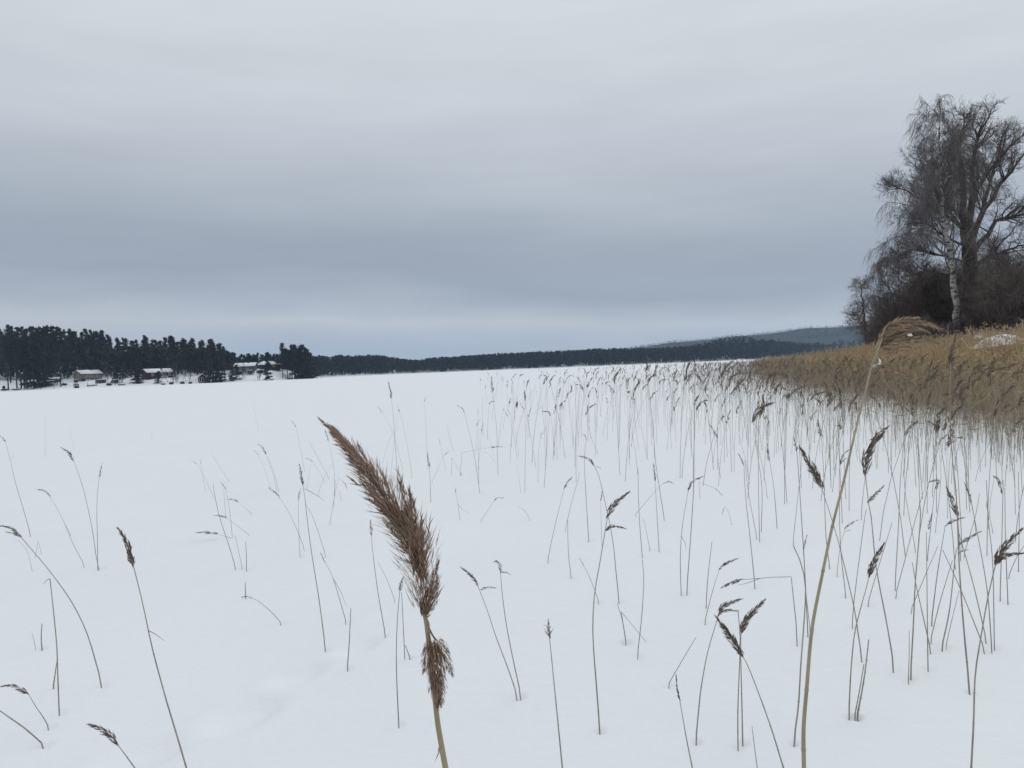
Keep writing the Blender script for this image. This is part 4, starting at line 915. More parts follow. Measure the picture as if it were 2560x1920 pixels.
def dark_tree():
    rg = np.random.default_rng(21); Y = 66.5
    g = lambda pp: np.array(pxpts(pp, Y))
    tr = g([(2434, 870), (2431, 800), (2428, 700), (2424, 620), (2420, 570), (2412, 540)]); tr[0, 2] = float(bank_z(tr[0, 0], tr[0, 1])) - 0.4
    def dens(p, k): 
        d = np.linspace(0, 1, len(p)); u = np.linspace(0, 1, k); q = np.stack([np.interp(u, d, p[:, i]) for i in range(3)], -1)
        q[1:-1] += rg.normal(size=(k - 2, 3)) * 0.09; return q
    trunk = MB().tubes(dens(tr, 10)[None], np.linspace(0.72, 0.46, 10)[None], 12)
    limbs = [([(2414, 548), (2403, 515), (2408, 443), (2398, 390), (2404, 330, 1), (2412, 300, 1)], 0.33), ([(2420, 560), (2430, 505), (2427, 440), (2440, 380), (2452, 320), (2474, 292)], 0.34),
             ([(2432, 585), (2450, 540), (2482, 498), (2510, 450), (2525, 431), (2562, 390), (2590, 350)], 0.26), ([(2436, 630), (2470, 580), (2501, 546), (2540, 543), (2600, 530)], 0.24),
             ([(2415, 560), (2380, 520, -1), (2340, 470, -2), (2310, 430, -2), (2300, 400, -3)], 0.14), ([(2418, 580), (2370, 540, -2), (2320, 510, -3), (2270, 480, -3), (2240, 470, -4)], 0.12),
             ([(2420, 620), (2360, 590, -2), (2335, 570, -3), (2310, 556, -4), (2285, 560, -4)], 0.10), ([(2424, 660), (2360, 640, 1), (2330, 628, 2), (2300, 622, 2), (2270, 630, 2)], 0.09),
             ([(2422, 600), (2390, 545, 3), (2350, 500, 4), (2330, 440, 4), (2330, 380, 4)], 0.18), ([(2434, 600), (2460, 520, 3), (2480, 440, 4), (2500, 380, 5), (2505, 340, 5)], 0.2),
             ([(2436, 660), (2480, 640, -2), (2530, 620, -3), (2600, 610, -3)], 0.18), ([(2428, 520), (2450, 470, -2), (2475, 420, -3), (2520, 370, -3), (2545, 345, -3)], 0.17),
             ([(2410, 470), (2380, 430), (2370, 380, 2), (2385, 340, 2)], 0.14), ([(2432, 700), (2390, 690, -3), (2330, 680, -4), (2260, 690, -4)], 0.15)]
    PL, RL = [], []
    for pp, r in limbs:
        PL.append(dens(g(pp), 10)); RL.append(np.linspace(r, 0.04, 10))
    PL = np.array(PL); RL = np.array(RL)
    limb = MB().tubes(PL, RL, 7)
    O, D, t, rr = spawn(PL, RL, 18, 0.18, 1.0, 0.35, 1.0, rg); D[:, 2] += 0.25
    L1 = (2.6 * (1.25 - t)) * (0.6 + 0.7 * rg.random(len(t))) + 0.5
    B1 = grow(O, D, L1, 7, 0.22, 0.06, rg); R1 = np.linspace(1, 0.25, 7)[None] * np.clip(0.6 * rr, 0.03, 0.075)[:, None]
    limb.tubes(B1, R1, 5)
    O, D, t, rr = spawn(B1, R1, 8, 0.2, 1.0, 0.4, 1.1, rg); L2 = 0.6 + 0.9 * rg.random(len(t))
    B2 = grow(O, D, L2, 5, 0.25, 0.08, rg); R2 = np.linspace(1, 0.4, 5)[None] * np.full((len(t), 1), 0.016)
    tw = MB().tubes(B2, R2, 3)
    O, D, t, rr = spawn(B2, R2, 8, 0.2, 1.0, 0.4, 1.1, rg); L3 = 0.2 + 0.45 * rg.random(len(t))
    B3 = grow(O, D, L3, 4, 0.25, 0.05, rg); tw.tubes(B3, np.linspace(1, 0.5, 4)[None] * np.full((len(t), 1), 0.0125), 3)
    finish_tree("alder_tree", tr[0], [("trunk", trunk, "dark_bark"), ("branches", limb, "dark_bark"), ("twigs", tw, "twig")], "huge dark bare tree with a forked trunk right behind the birch")
dark_tree()

def bare_meshes(seed, h, spread, stems, dens=1.0, rstem=0.05, up=0.5):
    """a many-stemmed leafless shrub or young tree rooted at the origin: stems, branches, twigs"""
    rg = np.random.default_rng(seed)
    O = rg.normal(size=(stems, 3)) * [spread * 0.16, spread * 0.16, 0]; O[:, 2] = -0.3
    D = rg.normal(size=(stems, 3)) * [0.3, 0.3, 0] + [0, 0, 1.0]
    L0 = h * (0.6 + 0.45 * rg.random(stems))
    P0 = grow(O, D, L0, 10, 0.08, 0.02, rg); R0 = np.linspace(1, 0.2, 10)[None] * (rstem * L0 / h)[:, None]
    st = MB().tubes(P0, R0, 6)
    O, D, t, rr = spawn(P0, R0, int(16 * dens), 0.12, 1.0, 0.4, 1.2, rg); L1 = spread * 0.34 * (1.25 - t) * (0.6 + 0.6 * rg.random(len(t)))
    B1 = grow(O, D, L1, 6, 0.18, 0.05, rg); R1 = np.linspace(1, 0.3, 6)[None] * np.full((len(t), 1), rstem * 0.28)
    st.tubes(B1, R1, 4)
    O, D, t, rr = spawn(B1, R1, 7, 0.1, 1.0, 0.4, 1.1, rg); L2 = 0.35 * L1.repeat(7) + 0.25 + 0.4 * rg.random(len(t))
    B2 = grow(O, D, L2, 5, 0.2, 0.05, rg); tw = MB().tubes(B2, np.linspace(1, 0.4, 5)[None] * np.full((len(t), 1), 0.011), 3)
    O, D, t, rr = spawn(B2, B2[..., 0] * 0 + 0.01, 4, 0.2, 1.0, 0.4, 1.0, rg); L3 = 0.25 + 0.35 * rg.random(len(t))
    B3 = grow(O, D, L3, 3, 0.2, 0.02, rg); tw.tubes(B3, np.linspace(1, 0.5, 3)[None] * np.full((len(t), 1), 0.009), 3)
    return st, tw
def mesh_pair(seed, h, spread, stems, dens, rstem, m1, m2):
    a, b = bare_meshes(seed, h, spread, stems, dens, rstem)
    a = a.mesh("stems", True); b = b.mesh("twigs", True); a.materials.append(M[m1]); b.materials.append(M[m2]); return a, b
THK = [mesh_pair(60 + i, 7.0, 5.2, 12, 1.0, 0.055, "dark_bark", "twig") for i in range(3)]
SAP = [mesh_pair(80 + i, 11.0, 6.0, 1, 2.6, 0.14, "dark_bark", "twig") for i in range(2)]
FARB = [mesh_pair(90 + i, 10.0, 7.0, 3, 1.1, 0.12, "twig_far", "twig_far") for i in range(2)]
def put_pair(name, pair, px, Y, zf, scale, label, cat, group, rg, zdrop=0.0):
    q = at(px, 860, Y); z = float(zf(q[0], q[1])) - zdrop
    r = empty(name, (q[0], q[1], z)); r.rotation_euler.z = rg.random() * 6.28; r.scale = scale
    obj("branches", pair[0], None, r); obj("twigs", pair[1], None, r)
    return tag(r, label, cat, group)
rg = np.random.default_rng(17)
spots = [(2212, 84, 1.0, "leafless thicket at the left end of the bank, next to the lone small tree"), (2240, 78, 1.2, "leafless thicket second from the left end of the bank"), (2268, 72, 1.3, "dense leafless thicket left of the birch, third along the bank"),
         (2300, 70, 1.35, "dense leafless thicket left of the birch, fourth along the bank"), (2332, 69, 1.35, "dense leafless thicket just left of the birch trunk"), (2366, 68, 1.3, "dark thicket directly behind the birch trunk"),
         (2404, 71, 1.3, "dark thicket between the birch and the huge dark tree"), (2450, 66, 1.0, "dark thicket at the foot of the huge dark tree"), (2485, 64, 1.05, "grey thicket right of the huge dark tree"),
         (2520, 60, 1.2, "grey thicket near the right edge, below spreading boughs"), (2556, 58, 1.25, "grey thicket cut by the right edge"), (2590, 60, 1.2, "thicket mostly beyond the right edge"),
         (2250, 92, 1.3, "far thicket seen through the birch's hanging twigs"), (2320, 88, 1.5, "tall far thicket behind the thickets left of the birch"), (2385, 86, 1.5, "tall far thicket behind the birch"), (2460, 84, 1.6, "tall far thicket behind the huge dark tree"), (2530, 80, 1.7, "tall far thicket behind the grey ones at the right edge"),
         (2420, 60, 0.6, "low scrub in front of the huge dark tree"), (2350, 60, 0.6, "low scrub in front of the birch foot"), (2285, 64, 0.65, "low scrub above the reed belt left of the birch")]
for i, (px, Y, s, lb) in enumerate(spots):
    put_pair("thicket", THK[i % 3], px, Y, bank_z, (s * (0.95 + 0.2 * rg.random()), s, s), lb, "thicket", "leafless thickets on the bank", rg)
b3 = pxpts([(2166, 866), (2162, 810), (2158, 760), (2150, 702)], 98); b3[0][2] = float(bank_z(b3[0][0], b3[0][1])) - 0.3
birch(b3, 0.2, 19, "lone small bare tree standing at the left end of the bank", reach=3.4, n1=30, n2=9, n3=8, droop=0.25, low=0.15, tw="twig", name="small_tree", bark="dark_bark")
put_pair("small_tree", SAP[1], 2195, 92, bank_z, (0.7, 0.7, 0.7), "slender low tree beside the lone small tree", "tree", "bare trees on the bank", rg)
put_pair("bare_tree", SAP[0], 2548, 74, bank_z, (1.5, 1.5, 1.35), "tall bare tree at the right edge behind the boughs of the huge tree", "tree", "bare trees on the bank", rg)
put_pair("bare_tree", SAP[1], 2495, 82, bank_z, (1.4, 1.4, 1.25), "bare tree standing between the huge dark tree and the right edge", "tree", "bare trees on the bank", rg)
b2 = pxpts([(2262, 862), (2258, 800), (2250, 740), (2246, 680), (2240, 600)], 80); b2[0][2] = float(bank_z(b2[0][0], b2[0][1])) - 0.3
birch(b2, 0.16, 9, "smaller weeping birch with hanging twigs left of the tall birch", reach=5.2, n1=34, n2=9, n3=9, droop=1.35, low=0.3, tw="twig")
# leafless trees between the lakeside houses
for i, (px, Y, s, lb) in enumerate([(262, 420, 1.15, "brownish bare tree right of the beige house"), (300, 418, 1.1, "brownish bare tree between the beige house and the shore spruce"), (425, 410, 1.25, "brownish bare tree in front of the red house"), (440, 412, 1.0, "thinner bare tree just right of the one before the red house"),
        (470, 418, 0.9, "low bare tree left of the boathouse"), (570, 425, 1.1, "bare tree right of the boathouse spruces"), (612, 428, 0.9, "bare tree below the low grey hilltop house"), (640, 430, 0.9, "bare tree left of the lone shore spruce"), (150, 408, 0.8, "bare tree left of the beige house"),
        (104, 405, 0.8, "bare tree rising from the broad thicket"), (720, 455, 0.7, "bare tree on the snowy slope under the point pines"), (558, 420, 1.2, "tall bare tree directly behind the boathouse spruces")]):
    put_pair("bare_tree", FARB[i % 2], px, Y, left_z, (s, s, s), lb, "tree", "bare trees among the lakeside houses", rg)

# ------------------------------------------------------------------ reeds
def plume(mb, path, width, n, rg, spread=0.38, slim=0.13, lscale=1.0, droop=0.12):
    """spikelets crowded along a curved axis, pointing tipwards and outwards"""
    P = np.asarray(path, float); K = len(P)
    seg = np.linalg.norm(np.diff(P, axis=0), axis=1); cum = np.concatenate([[0], np.cumsum(seg)]); Lt = cum[-1]
    t = rg.random(n) ** 0.95
    C = np.stack([np.interp(t * Lt, cum, P[:, i]) for i in range(3)], -1)
    T = np.gradient(P, axis=0); T = unit(np.stack([np.interp(t * Lt, cum, T[:, i]) for i in range(3)], -1))
    rad = unit(np.cross(T, rg.normal(size=T.shape)))
    prof = np.sin(np.clip(0.06 + 0.94 * t, 0, 1) ** 0.62 * math.pi) ** 0.75
    off = (width * 0.5 * prof * np.sqrt(rg.random(n)))[:, None]
    D = unit(T + rad * spread * (0.3 + rg.random((n, 1))) + rg.normal(size=T.shape) * 0.12 - np.array([0, 0, droop]))
    L = Lt * (0.13 + 0.12 * rg.random(n)) * lscale * (1.1 - 0.45 * t)
    O = C + rad * off * 0.8 - D * L[:, None] * 0.5
    return mb.diamonds(O, D, L, L * slim * (0.7 + 0.8 * rg.random(n)), rg)
def lift(pix, t0, lean, yroot):
    """pixel path to space on the root's depth, leaning gently away or towards the viewer with height"""
    pix = np.asarray(pix, float)
    fr = np.clip((yroot - pix[:, 1]) / 400.0, -0.2, 1.2)
    return at(pix[:, 0], pix[:, 1], t0 * (1 + lean * fr))

LAND = [(70, "at the left edge"), (320, "below the beige house"), (455, "below the red house"), (560, "below the boathouse"), (720, "below the hilltop houses"), (900, "left of the big plume"), (1090, "by the big plume"), (1250, "just right of the big plume"), (1420, "short of the white cabin"),
        (1580, "below the white cabin"), (1720, "just right of the white cabin"), (1860, "in the middle stand"), (1990, "left of the tall bowed reed"), (2140, "by the tall bowed reed"), (2300, "right of the tall bowed reed"), (2440, "below the birch"), (9999, "by the right edge")]
def place_words(px, py):
    a = next(w for lim, w in LAND if px < lim)
    b = "far out" if py < 1130 else "past mid-field" if py < 1215 else "mid-field" if py < 1370 else "fairly near" if py < 1560 else "close in"
    return f"{b} {a}"
seen = {}
pend = []
def reed_label(st, hd, op, th):
    (bx, by), (tx, ty) = st[0], (hd[-1] if hd else st[-1])
    dx = (st[-1][0] - bx) / max(1.0, by - st[-1][1])
    lean = "upright" if abs(dx) < 0.1 else ("left-leaning" if dx < 0 else "right-leaning")
    tall = (by - min(p[1] for p in st)) / max(20.0, by - horizon(bx))
    size = "short" if tall < 0.3 else "mid-height" if tall < 0.62 else "tall"
    if op.get("kink"): lean = "snapped"
    if hd:
        hx = hd[-1][0] - hd[0][0]; hy = hd[0][1] - hd[-1][1]
        hw = "upright head" if hy > 1.6 * abs(hx) else ("head bent left" if hx < 0 else "head bent right")
        return f"{size} {lean} reed with {hw} {place_words(bx, by)}"
    return f"{size} {lean} bare stalk {place_words(bx, by)}"

labels = [op.get("label") or reed_label(st, hd, op, th) for st, hd, th, op in REEDS]
order = {}
for i, l in enumerate(labels): order.setdefault(l, []).append(i)
for l, ids in order.items():
    if len(ids) > 1:
        for k, i in enumerate(sorted(ids, key=lambda i: REEDS[i][0][0][0])):
            labels[i] = f"{ordinal(k + 1)}-from-left " + l
rgR = np.random.default_rng(77)
ITEMS = []
for (st, hd, th, op), (root, t0), lb in zip(REEDS, reed_roots, labels):
    pix = densify(st, 14, op.get("kink", False))
    lean = rgR.normal() * 0.05
    P = lift(pix, t0, lean, st[0][1]); P[0] = root - np.array([0, 0, 0.05]); 
    K = len(P); r0 = th / 2000.0 * 0.74
    R = np.linspace(1, 0.45 if hd else 0.6, K) * r0
    e = empty("reed" if hd else "reed_stalk", root)
    sm = MB(); sm.tubes((P - root)[None], R[None], 5, True)
    nn = rgR.random() * 0.12
    while nn < 0.95 and t0 < 9:                                       # swollen joints along the cane
        f = nn * (K - 1); i = int(f); w = f - i
        c = P[i] * (1 - w) + P[min(i + 1, K - 1)] * w - root; d_ = unit(P[min(i + 1, K - 1)] - P[i]); rr = R[i] * 1.35
        sm.tubes(np.stack([c - d_ * rr * 1.2, c, c + d_ * rr * 1.2])[None], np.array([rr * 0.6, rr, rr * 0.6])[None], 5)
        nn += 0.13 + 0.08 * rgR.random()
    obj("stem", sm, M["stem"], e, True)
    if hd:
        hp = densify(hd, 9); last = np.full(len(hp), 1.0)
        H_ = lift(hp, t0, lean, st[0][1]); ln = np.linalg.norm(np.diff(H_, axis=0), axis=1).sum()
        big = op.get("big", 1.0)
        wd = ln * 0.19 * big * (0.35 if op.get("thinhead") else 1.0)
        n = int(np.clip(ln / t0 * F * 1.3, 26, 130) * big)
        pm = plume(MB(), H_ - root, wd, n, rgR, slim=0.12, spread=0.33, lscale=1.1)
        pm.tubes((H_ - root)[None], np.linspace(R[-1], 0.0006, len(H_))[None], 4)
        obj("panicle", pm, M["panicle_dark"], e)
        for sd_ in op.get("side", ()):
            H2 = lift(densify(sd_, 7), t0, lean + 0.01, st[0][1]); l2 = np.linalg.norm(np.diff(H2, axis=0), axis=1).sum()
            p2 = plume(MB(), H2 - root, l2 * 0.2, int(np.clip(l2 / t0 * F * 1.4, 16, 90)), rgR, slim=0.17)
            p2.tubes((H2 - root)[None], np.linspace(R[-1] * 0.5, 0.0005, len(H2))[None], 4)
            obj("panicle", p2, M["panicle_dark"], e)
    if "leaf" in op:
        Lp = lift(densify(op["leaf"], 7), t0, lean - 0.005, st[0][1]) - root
        obj("leaf", MB().tubes(Lp[None], np.linspace(0.0022, 0.0008, 7)[None], 3), M["stem"], e)
    tag(e, lb, "reed", "reeds standing in the snow")

# the big near plume -------------------------------------------------------------
Z = lambda a, b: (740 + a * 0.5423, 1000 + b * 0.5423)
def near(pp, t, k=14): 
    q = densify([Z(*p) for p in pp], k); return at(q[:, 0], q[:, 1], np.linspace(t[0], t[1], k) if np.ndim(t) else np.full(k, t))
hero = empty("reed"); tH = 0.62
axis = near([(592, 985), (585, 880), (568, 770), (535, 650), (475, 545), (405, 435), (335, 335), (270, 255), (222, 200), (165, 142)], (tH, tH + 0.02), 30)
bot = at(1118, 1960, tH); foot = np.array([bot[0] + 0.16, bot[1] + 0.03, float(snow_z(bot[0] + 0.16, bot[1] + 0.03))])
lowst = near([(690, 1700), (672, 1600), (655, 1500), (643, 1400), (628, 1250), (610, 1110), (600, 1030), (592, 985)], tH, 40)
down = np.stack([foot * (1 - u) ** 2 + 2 * u * (1 - u) * (bot - np.array([-0.06, 0, 0.55])) + lowst[0] * u * u for u in np.linspace(0, 1, 14)])[:-1]
stem = np.concatenate([down, lowst]); hero.location = Vector(foot)
R = np.linspace(0.0027, 0.0016, len(stem)); R[:13] = 0.0027
sm = MB().tubes((stem - foot)[None], R[None], 10)
hs_ = obj("stem", sm, M["stem_pale"], hero, True)
jn = near([(671, 1622), (670, 1612), (669, 1602)], tH, 3) - foot
obj("node", MB().tubes(jn[None], np.array([0.0022, 0.0030, 0.0022])[None], 10), M["stem"], hs_, True)
obj("node", MB().diamonds(near([(660, 1612), (661, 1616)], tH, 2)[:1] - foot, [[-0.4, 0.1, -1]], 0.012, 0.003, rgR), M["panicle_brown"], hs_)
rg = np.random.default_rng(4)
def tuft(pp, width, n, dz=0.0, **k):
    return plume(MB(), near(pp, (tH + dz * 0.3, tH + dz), 12) - foot, width, n, rg, **k)
pan = MB()
# main axis with dense side branches hugging it, each a small plume
cum = np.linspace(0, 1, len(axis))
for i in range(70):
    t = 0.16 + 0.82 * rg.random() ** 0.95
    f = t * (len(axis) - 1); a = int(f); w = f - a
    c = axis[a] * (1 - w) + axis[min(a + 1, len(axis) - 1)] * w
    T = unit(axis[min(a + 1, len(axis) - 1)] - axis[a]); pr = unit(np.cross(T, rg.normal(size=3)))
    pr = unit(pr + 0.35 * (-CR * (1 if rg.random() < 0.6 else -0.7)))
    L = 0.054 * (1.12 - t) ** 0.35 * (0.65 + 0.5 * rg.random()); ang = (0.27 if t > 0.15 else 0.18) + 0.22 * rg.random()
    L *= 1 - 0.52 * float(smooth(0.35, 0.95, t)); ang *= 1 - 0.5 * float(smooth(0.4, 0.95, t))
    K = 8; u = np.linspace(0, 1, K)[:, None]
    D = T * math.cos(ang) + pr * math.sin(ang)
    path = c + D * L * u + (T * 0.35 - np.array([0, 0, 0.10])) * L * u * u * 0.4
    plume(pan, path - foot, 0.0092 * (1.2 - 0.6 * t), 44, rg, spread=0.36, slim=0.075, lscale=1.6, droop=0.05)
for pp, wd, n in [([(262, 246), (205, 182), (150, 126), (104, 84)], 0.0075, 120), ([(290, 285), (240, 215), (205, 165), (170, 120)], 0.006, 60), ([(560, 780), (556, 690), (545, 590), (532, 490), (522, 405)], 0.016, 190), ([(565, 790), (575, 700), (580, 630), (575, 570)], 0.014, 120), ([(592, 985), (615, 900), (635, 820), (658, 742)], 0.012, 190),
                  ([(594, 990), (625, 930), (648, 870), (655, 810)], 0.013, 140), ([(592, 985), (575, 930), (562, 870), (555, 810)], 0.010, 110), ([(590, 960), (600, 870), (590, 790), (570, 700)], 0.013, 150), ([(595, 1000), (612, 960), (640, 930), (655, 890)], 0.010, 90)]:
    path = near(pp, (tH, tH - 0.012), 12) - foot
    plume(pan, path, wd * 1.0, int(n * 1.3), rg, spread=0.36, slim=0.085, lscale=0.95, droop=0.0)
# fine hairs bristling from the outline
nh = 1100; tt = rg.random(nh) * (len(axis) - 2); ia = tt.astype(int); C = axis[ia] + (axis[ia + 1] - axis[ia]) * (tt - ia)[:, None]
T = unit(axis[ia + 1] - axis[ia]); rd = unit(np.cross(T, rg.normal(size=(nh, 3)))); wprof = np.sin(np.clip(0.1 + 0.9 * tt / len(axis), 0, 1) ** 0.7 * math.pi)[:, None]
hair = MB().diamonds(C + rd * 0.017 * wprof * rg.random((nh, 1)) + T * 0.004 - foot, T * 0.9 + rd * 0.6 * (0.25 + 0.75 * wprof) + rg.normal(size=(nh, 3)) * 0.15, (0.009 + 0.010 * rg.random(nh)) * (0.45 + 0.55 * wprof[:, 0]), 0.00055, rg)
po = obj("panicle", pan, M["panicle_brown"], hero)
obj("silky_hairs", hair, M["panicle_hair"], po)
low = MB()
for pp, wd, n in [([(618, 1120), (606, 1170), (596, 1220), (585, 1262)], 0.012, 170), ([(622, 1125), (620, 1190), (622, 1250), (640, 1330)], 0.015, 210), ([(640, 1140), (648, 1220), (655, 1310), (660, 1405)], 0.016, 300), ([(645, 1110), (668, 1125), (690, 1145), (708, 1166)], 0.010, 130),
                  ([(650, 1130), (680, 1180), (700, 1220), (724, 1275)], 0.013, 200), ([(655, 1260), (668, 1310), (672, 1360), (668, 1420)], 0.012, 170), ([(636, 1270), (636, 1320), (646, 1370), (654, 1425)], 0.012, 170)]:
    plume(low, near(pp, (tH - 0.004, tH - 0.014), 10) - foot, wd * 1.15, int(n * 1.2), rg, spread=0.45, slim=0.07, lscale=1.3, droop=0.4)
for pp in ([(606, 1080), (614, 1110), (620, 1130)], [(598, 1000), (612, 1030), (616, 1080), (622, 1130)], [(612, 1050), (630, 1085), (646, 1108)]):
    low.tubes((near(pp, tH - 0.003, 8) - foot)[None], np.full((1, 8), 0.0007), 4)
obj("lower_tuft", low, M["panicle_brown"], hero)
tag(hero, "big close-up reed with a long bristly brown plume leaning left", "reed", "reeds standing in the snow")

# the tall bowed reed ------------------------------------------------------------
bow = empty("reed"); tB = 0.98
pp = [(2010, 1930), (2009, 1823), (2017, 1719), (2030, 1573), (2056, 1435), (2082, 1311), (2107, 1213), (2140, 1071), (2161, 990), (2179, 914), (2195, 875), (2205, 846)]
q = densify(pp, 60); up = at(q[:, 0], q[:, 1], np.linspace(tB, tB + 0.14, 60))
foot = np.array([up[0, 0] - 0.02, up[0, 1] + 0.04, 0.0]); foot[2] = float(snow_z(foot[0], foot[1]))
down = np.stack([foot * (1 - u) + up[0] * u + np.array([-0.03, 0, 0]) * 4 * u * (1 - u) for u in np.linspace(0, 1, 14)])[:-1]
stem = np.concatenate([down, up]); bow.location = Vector(foot)
R = np.concatenate([np.full(13, 0.0027), np.linspace(0.0027, 0.0011, 60)])
so = obj("stem", MB().tubes((stem - foot)[None], R[None], 10), M["stem_pale"], bow, True)
for yj in (1873, 1718, 1570, 1435, 1310, 1192, 1071, 950):
    i = int(np.argmin(np.abs(q[:, 1] - yj))); i = min(max(i, 1), 58); c = up[i] - foot; d_ = unit(up[i + 1] - up[i - 1]); r_ = R[13 + i]
    nd = obj("node", MB().tubes(np.stack([c - d_ * r_ * 1.1, c, c + d_ * r_ * 1.1])[None], np.array([r_ * 1.02, r_ * 1.2, r_ * 1.02])[None], 10), M["stem"], so, True)
tT = tB + 0.145
def topt(pp, k=12, dz=0.0): 
    q = densify(pp, k); return at(q[:, 0], q[:, 1], np.linspace(tT, tT + dz, k)) - foot
pan = MB(); rg = np.random.default_rng(6)
for pp, wd, n, dz in [([(2200, 860), (2218, 822), (2262, 803), (2312, 808), (2362, 828)], 0.014, 300, 0.0), ([(2203, 852), (2228, 820), (2268, 796), (2300, 795)], 0.010, 150, 0.03), ([(2205, 848), (2235, 826), (2280, 815), (2325, 833)], 0.010, 160, -0.03),
                      ([(2200, 862), (2228, 850), (2262, 848), (2300, 848), (2348, 858)], 0.010, 220, 0.02), ([(2202, 866), (2240, 858), (2280, 856), (2340, 848)], 0.009, 160, -0.02), ([(2203, 870), (2235, 872), (2262, 868), (2295, 870)], 0.008, 110, 0.01),
                      ([(2212, 884), (2235, 880), (2260, 876), (2282, 878)], 0.005, 80, 0.0), ([(2210, 845), (2235, 842), (2258, 836), (2290, 828)], 0.012, 170, 0.0), ([(2215, 838), (2240, 825), (2265, 822), (2318, 828)], 0.012, 170, 0.02)]:
    plume(pan, topt(pp, 12, dz), wd, int(n * 0.8), rg, spread=0.38, slim=0.135, lscale=0.85, droop=0.06)
ax_ = topt([(2205, 846), (2222, 818), (2265, 802), (2320, 808)], 12)
pan.tubes(ax_[None], np.linspace(0.0015, 0.0004, 12)[None], 5)
obj("panicle", pan, M["panicle_tawny"], bow)
low = MB()
for pp, wd, n, dz in [([(2180, 917), (2210, 915), (2240, 925), (2270, 938), (2298, 950)], 0.010, 190, 0.0), ([(2186, 914), (2215, 922), (2235, 935), (2255, 947)], 0.010, 120, -0.02), ([(2195, 918), (2215, 910), (2232, 910)], 0.007, 70, 0.02), ([(2196, 935), (2212, 955), (2228, 968), (2241, 984)], 0.006, 110, 0.0)]:
    plume(low, topt(pp, 12, dz), wd, int(n * 0.85), rg, spread=0.34, slim=0.135, lscale=0.9, droop=0.05)
obj("lower_tuft", low, M["panicle_tawny"], bow)
def snow_blob(cs, r):
    mb = MB(); 
    P = topt(cs, 9); mb.tubes((P)[None], (r * np.array([0.35, 0.8, 1.0, 0.85, 1.0, 0.9, 0.8, 0.6, 0.2]))[None], 8); return mb
obj("snow_clump", snow_blob([(2178, 918), (2190, 914), (2201, 908), (2197, 896)], 0.0022), M["snow_clump"], bow, True)
obj("snow_clump", snow_blob([(2268, 834), (2272, 838), (2277, 836), (2280, 841)], 0.0019), M["snow_clump"], bow, True)
tag(bow, "tall pale close-up reed bowing right, snow caught in its tawny plume", "reed", "reeds standing in the snow")

# ------------------------------------------------------------------ the reed stand and the tan reed belt
rgB = np.random.default_rng(99)
def reed_arrays(x, y, h, rg, lean=0.12, K=5):
    n = len(x)
    z0 = snow_z(x, y); u = np.linspace(0, 1, K)[None, :, None]
    d = rg.normal(size=(n, 1, 3)) * lean; d[..., 2] = 0
    d[..., 0] += 0.05
    B = np.stack([x, y, z0 - 0.04], -1)[:, None]
    P = B + np.array([0, 0, 1.0]) * (h[:, None, None] * u) + d * h[:, None, None] * (0.35 * u + 0.65 * u * u)
    return P
def head_paths(P, h, rg, ln, K=5, wind=0.8):
    top = P[:, -1]; n = len(top); T = unit(P[:, -1] - P[:, -2])
    a = rg.normal(size=n) * 0.9
    w = np.stack([np.cos(a), np.sin(a), 0 * a], -1) * np.where(rg.random(n) < 0.8, 1, -1)[:, None]
    bend = (wind * (0.15 + 0.75 * rg.random(n)))[:, None, None]
    u = np.linspace(0, 1, K)[None, :, None]
    up = (0.75 - 1.1 * rg.random(n))[:, None]
    e = unit(w + np.concatenate([np.zeros((n, 2)), up], 1))[:, None]
    d = T[:, None] * (1 - 0.75 * bend * u) + e * bend * u * 1.1
    return top[:, None] + d * (ln[:, None, None] * u)
def many(mbS, mbH, x, y, h, rg, r=0.0035, nsp=14, headp=0.85, leaves=0, K=5, slim=0.2, width=1.0):
    P = reed_arrays(x, y, h, rg, K=K); n = len(x)
    mbS.tubes(P, np.linspace(1.0, 0.5, P.shape[1])[None] * np.full((n, 1), r), 3)
    sel = rg.random(n) < headp; Q = P[sel]; m_ = len(Q)
    if m_ and nsp:
        ln = 0.15 + 0.13 * rg.random(m_); Hp = head_paths(Q, h[sel], rg, ln)
        t = rg.random((m_, nsp)); f = t * 4; i = np.clip(f.astype(int), 0, 3); w = (f - i)[..., None]; rr = np.arange(m_)[:, None]
        C = Hp[rr, i] * (1 - w) + Hp[rr, i + 1] * w; T = unit(Hp[rr, i + 1] - Hp[rr, i])
        L = (ln[:, None] * (0.2 + 0.2 * rg.random((m_, nsp)))).ravel()
        D = (T + rg.normal(size=T.shape) * 0.28).reshape(-1, 3)
        off = rg.normal(size=C.shape) * 0.011 * width * np.sin(np.pi * np.clip(t, .05, .98) ** 0.6)[..., None]
        mbH.diamonds((C + off).reshape(-1, 3) - unit(D) * L[:, None] * 0.4, D, L, L * slim, rg)
    if leaves:
        t = 0.25 + 0.65 * rg.random((n, leaves)); f = t * (P.shape[1] - 1); i = np.clip(f.astype(int), 0, P.shape[1] - 2); w = (f - i)[..., None]; rr = np.arange(n)[:, None]
        C = (P[rr, i] * (1 - w) + P[rr, i + 1] * w).reshape(-1, 3)
        D = rg.normal(size=C.shape) * [1, 1, 0.6] + [0.4, 0, 0.45]
        mbS.diamonds(C, D, 0.18 + 0.25 * rg.random(len(C)), 0.012 + 0.010 * rg.random(len(C)), rg)
def belt_height(y, s): return np.interp(y, [0, 16, 30, 45, 70, 120], [1.9, 1.95, 1.92, 1.68, 1.5, 1.4]) + 0.03 * np.clip(s, 0, 8)

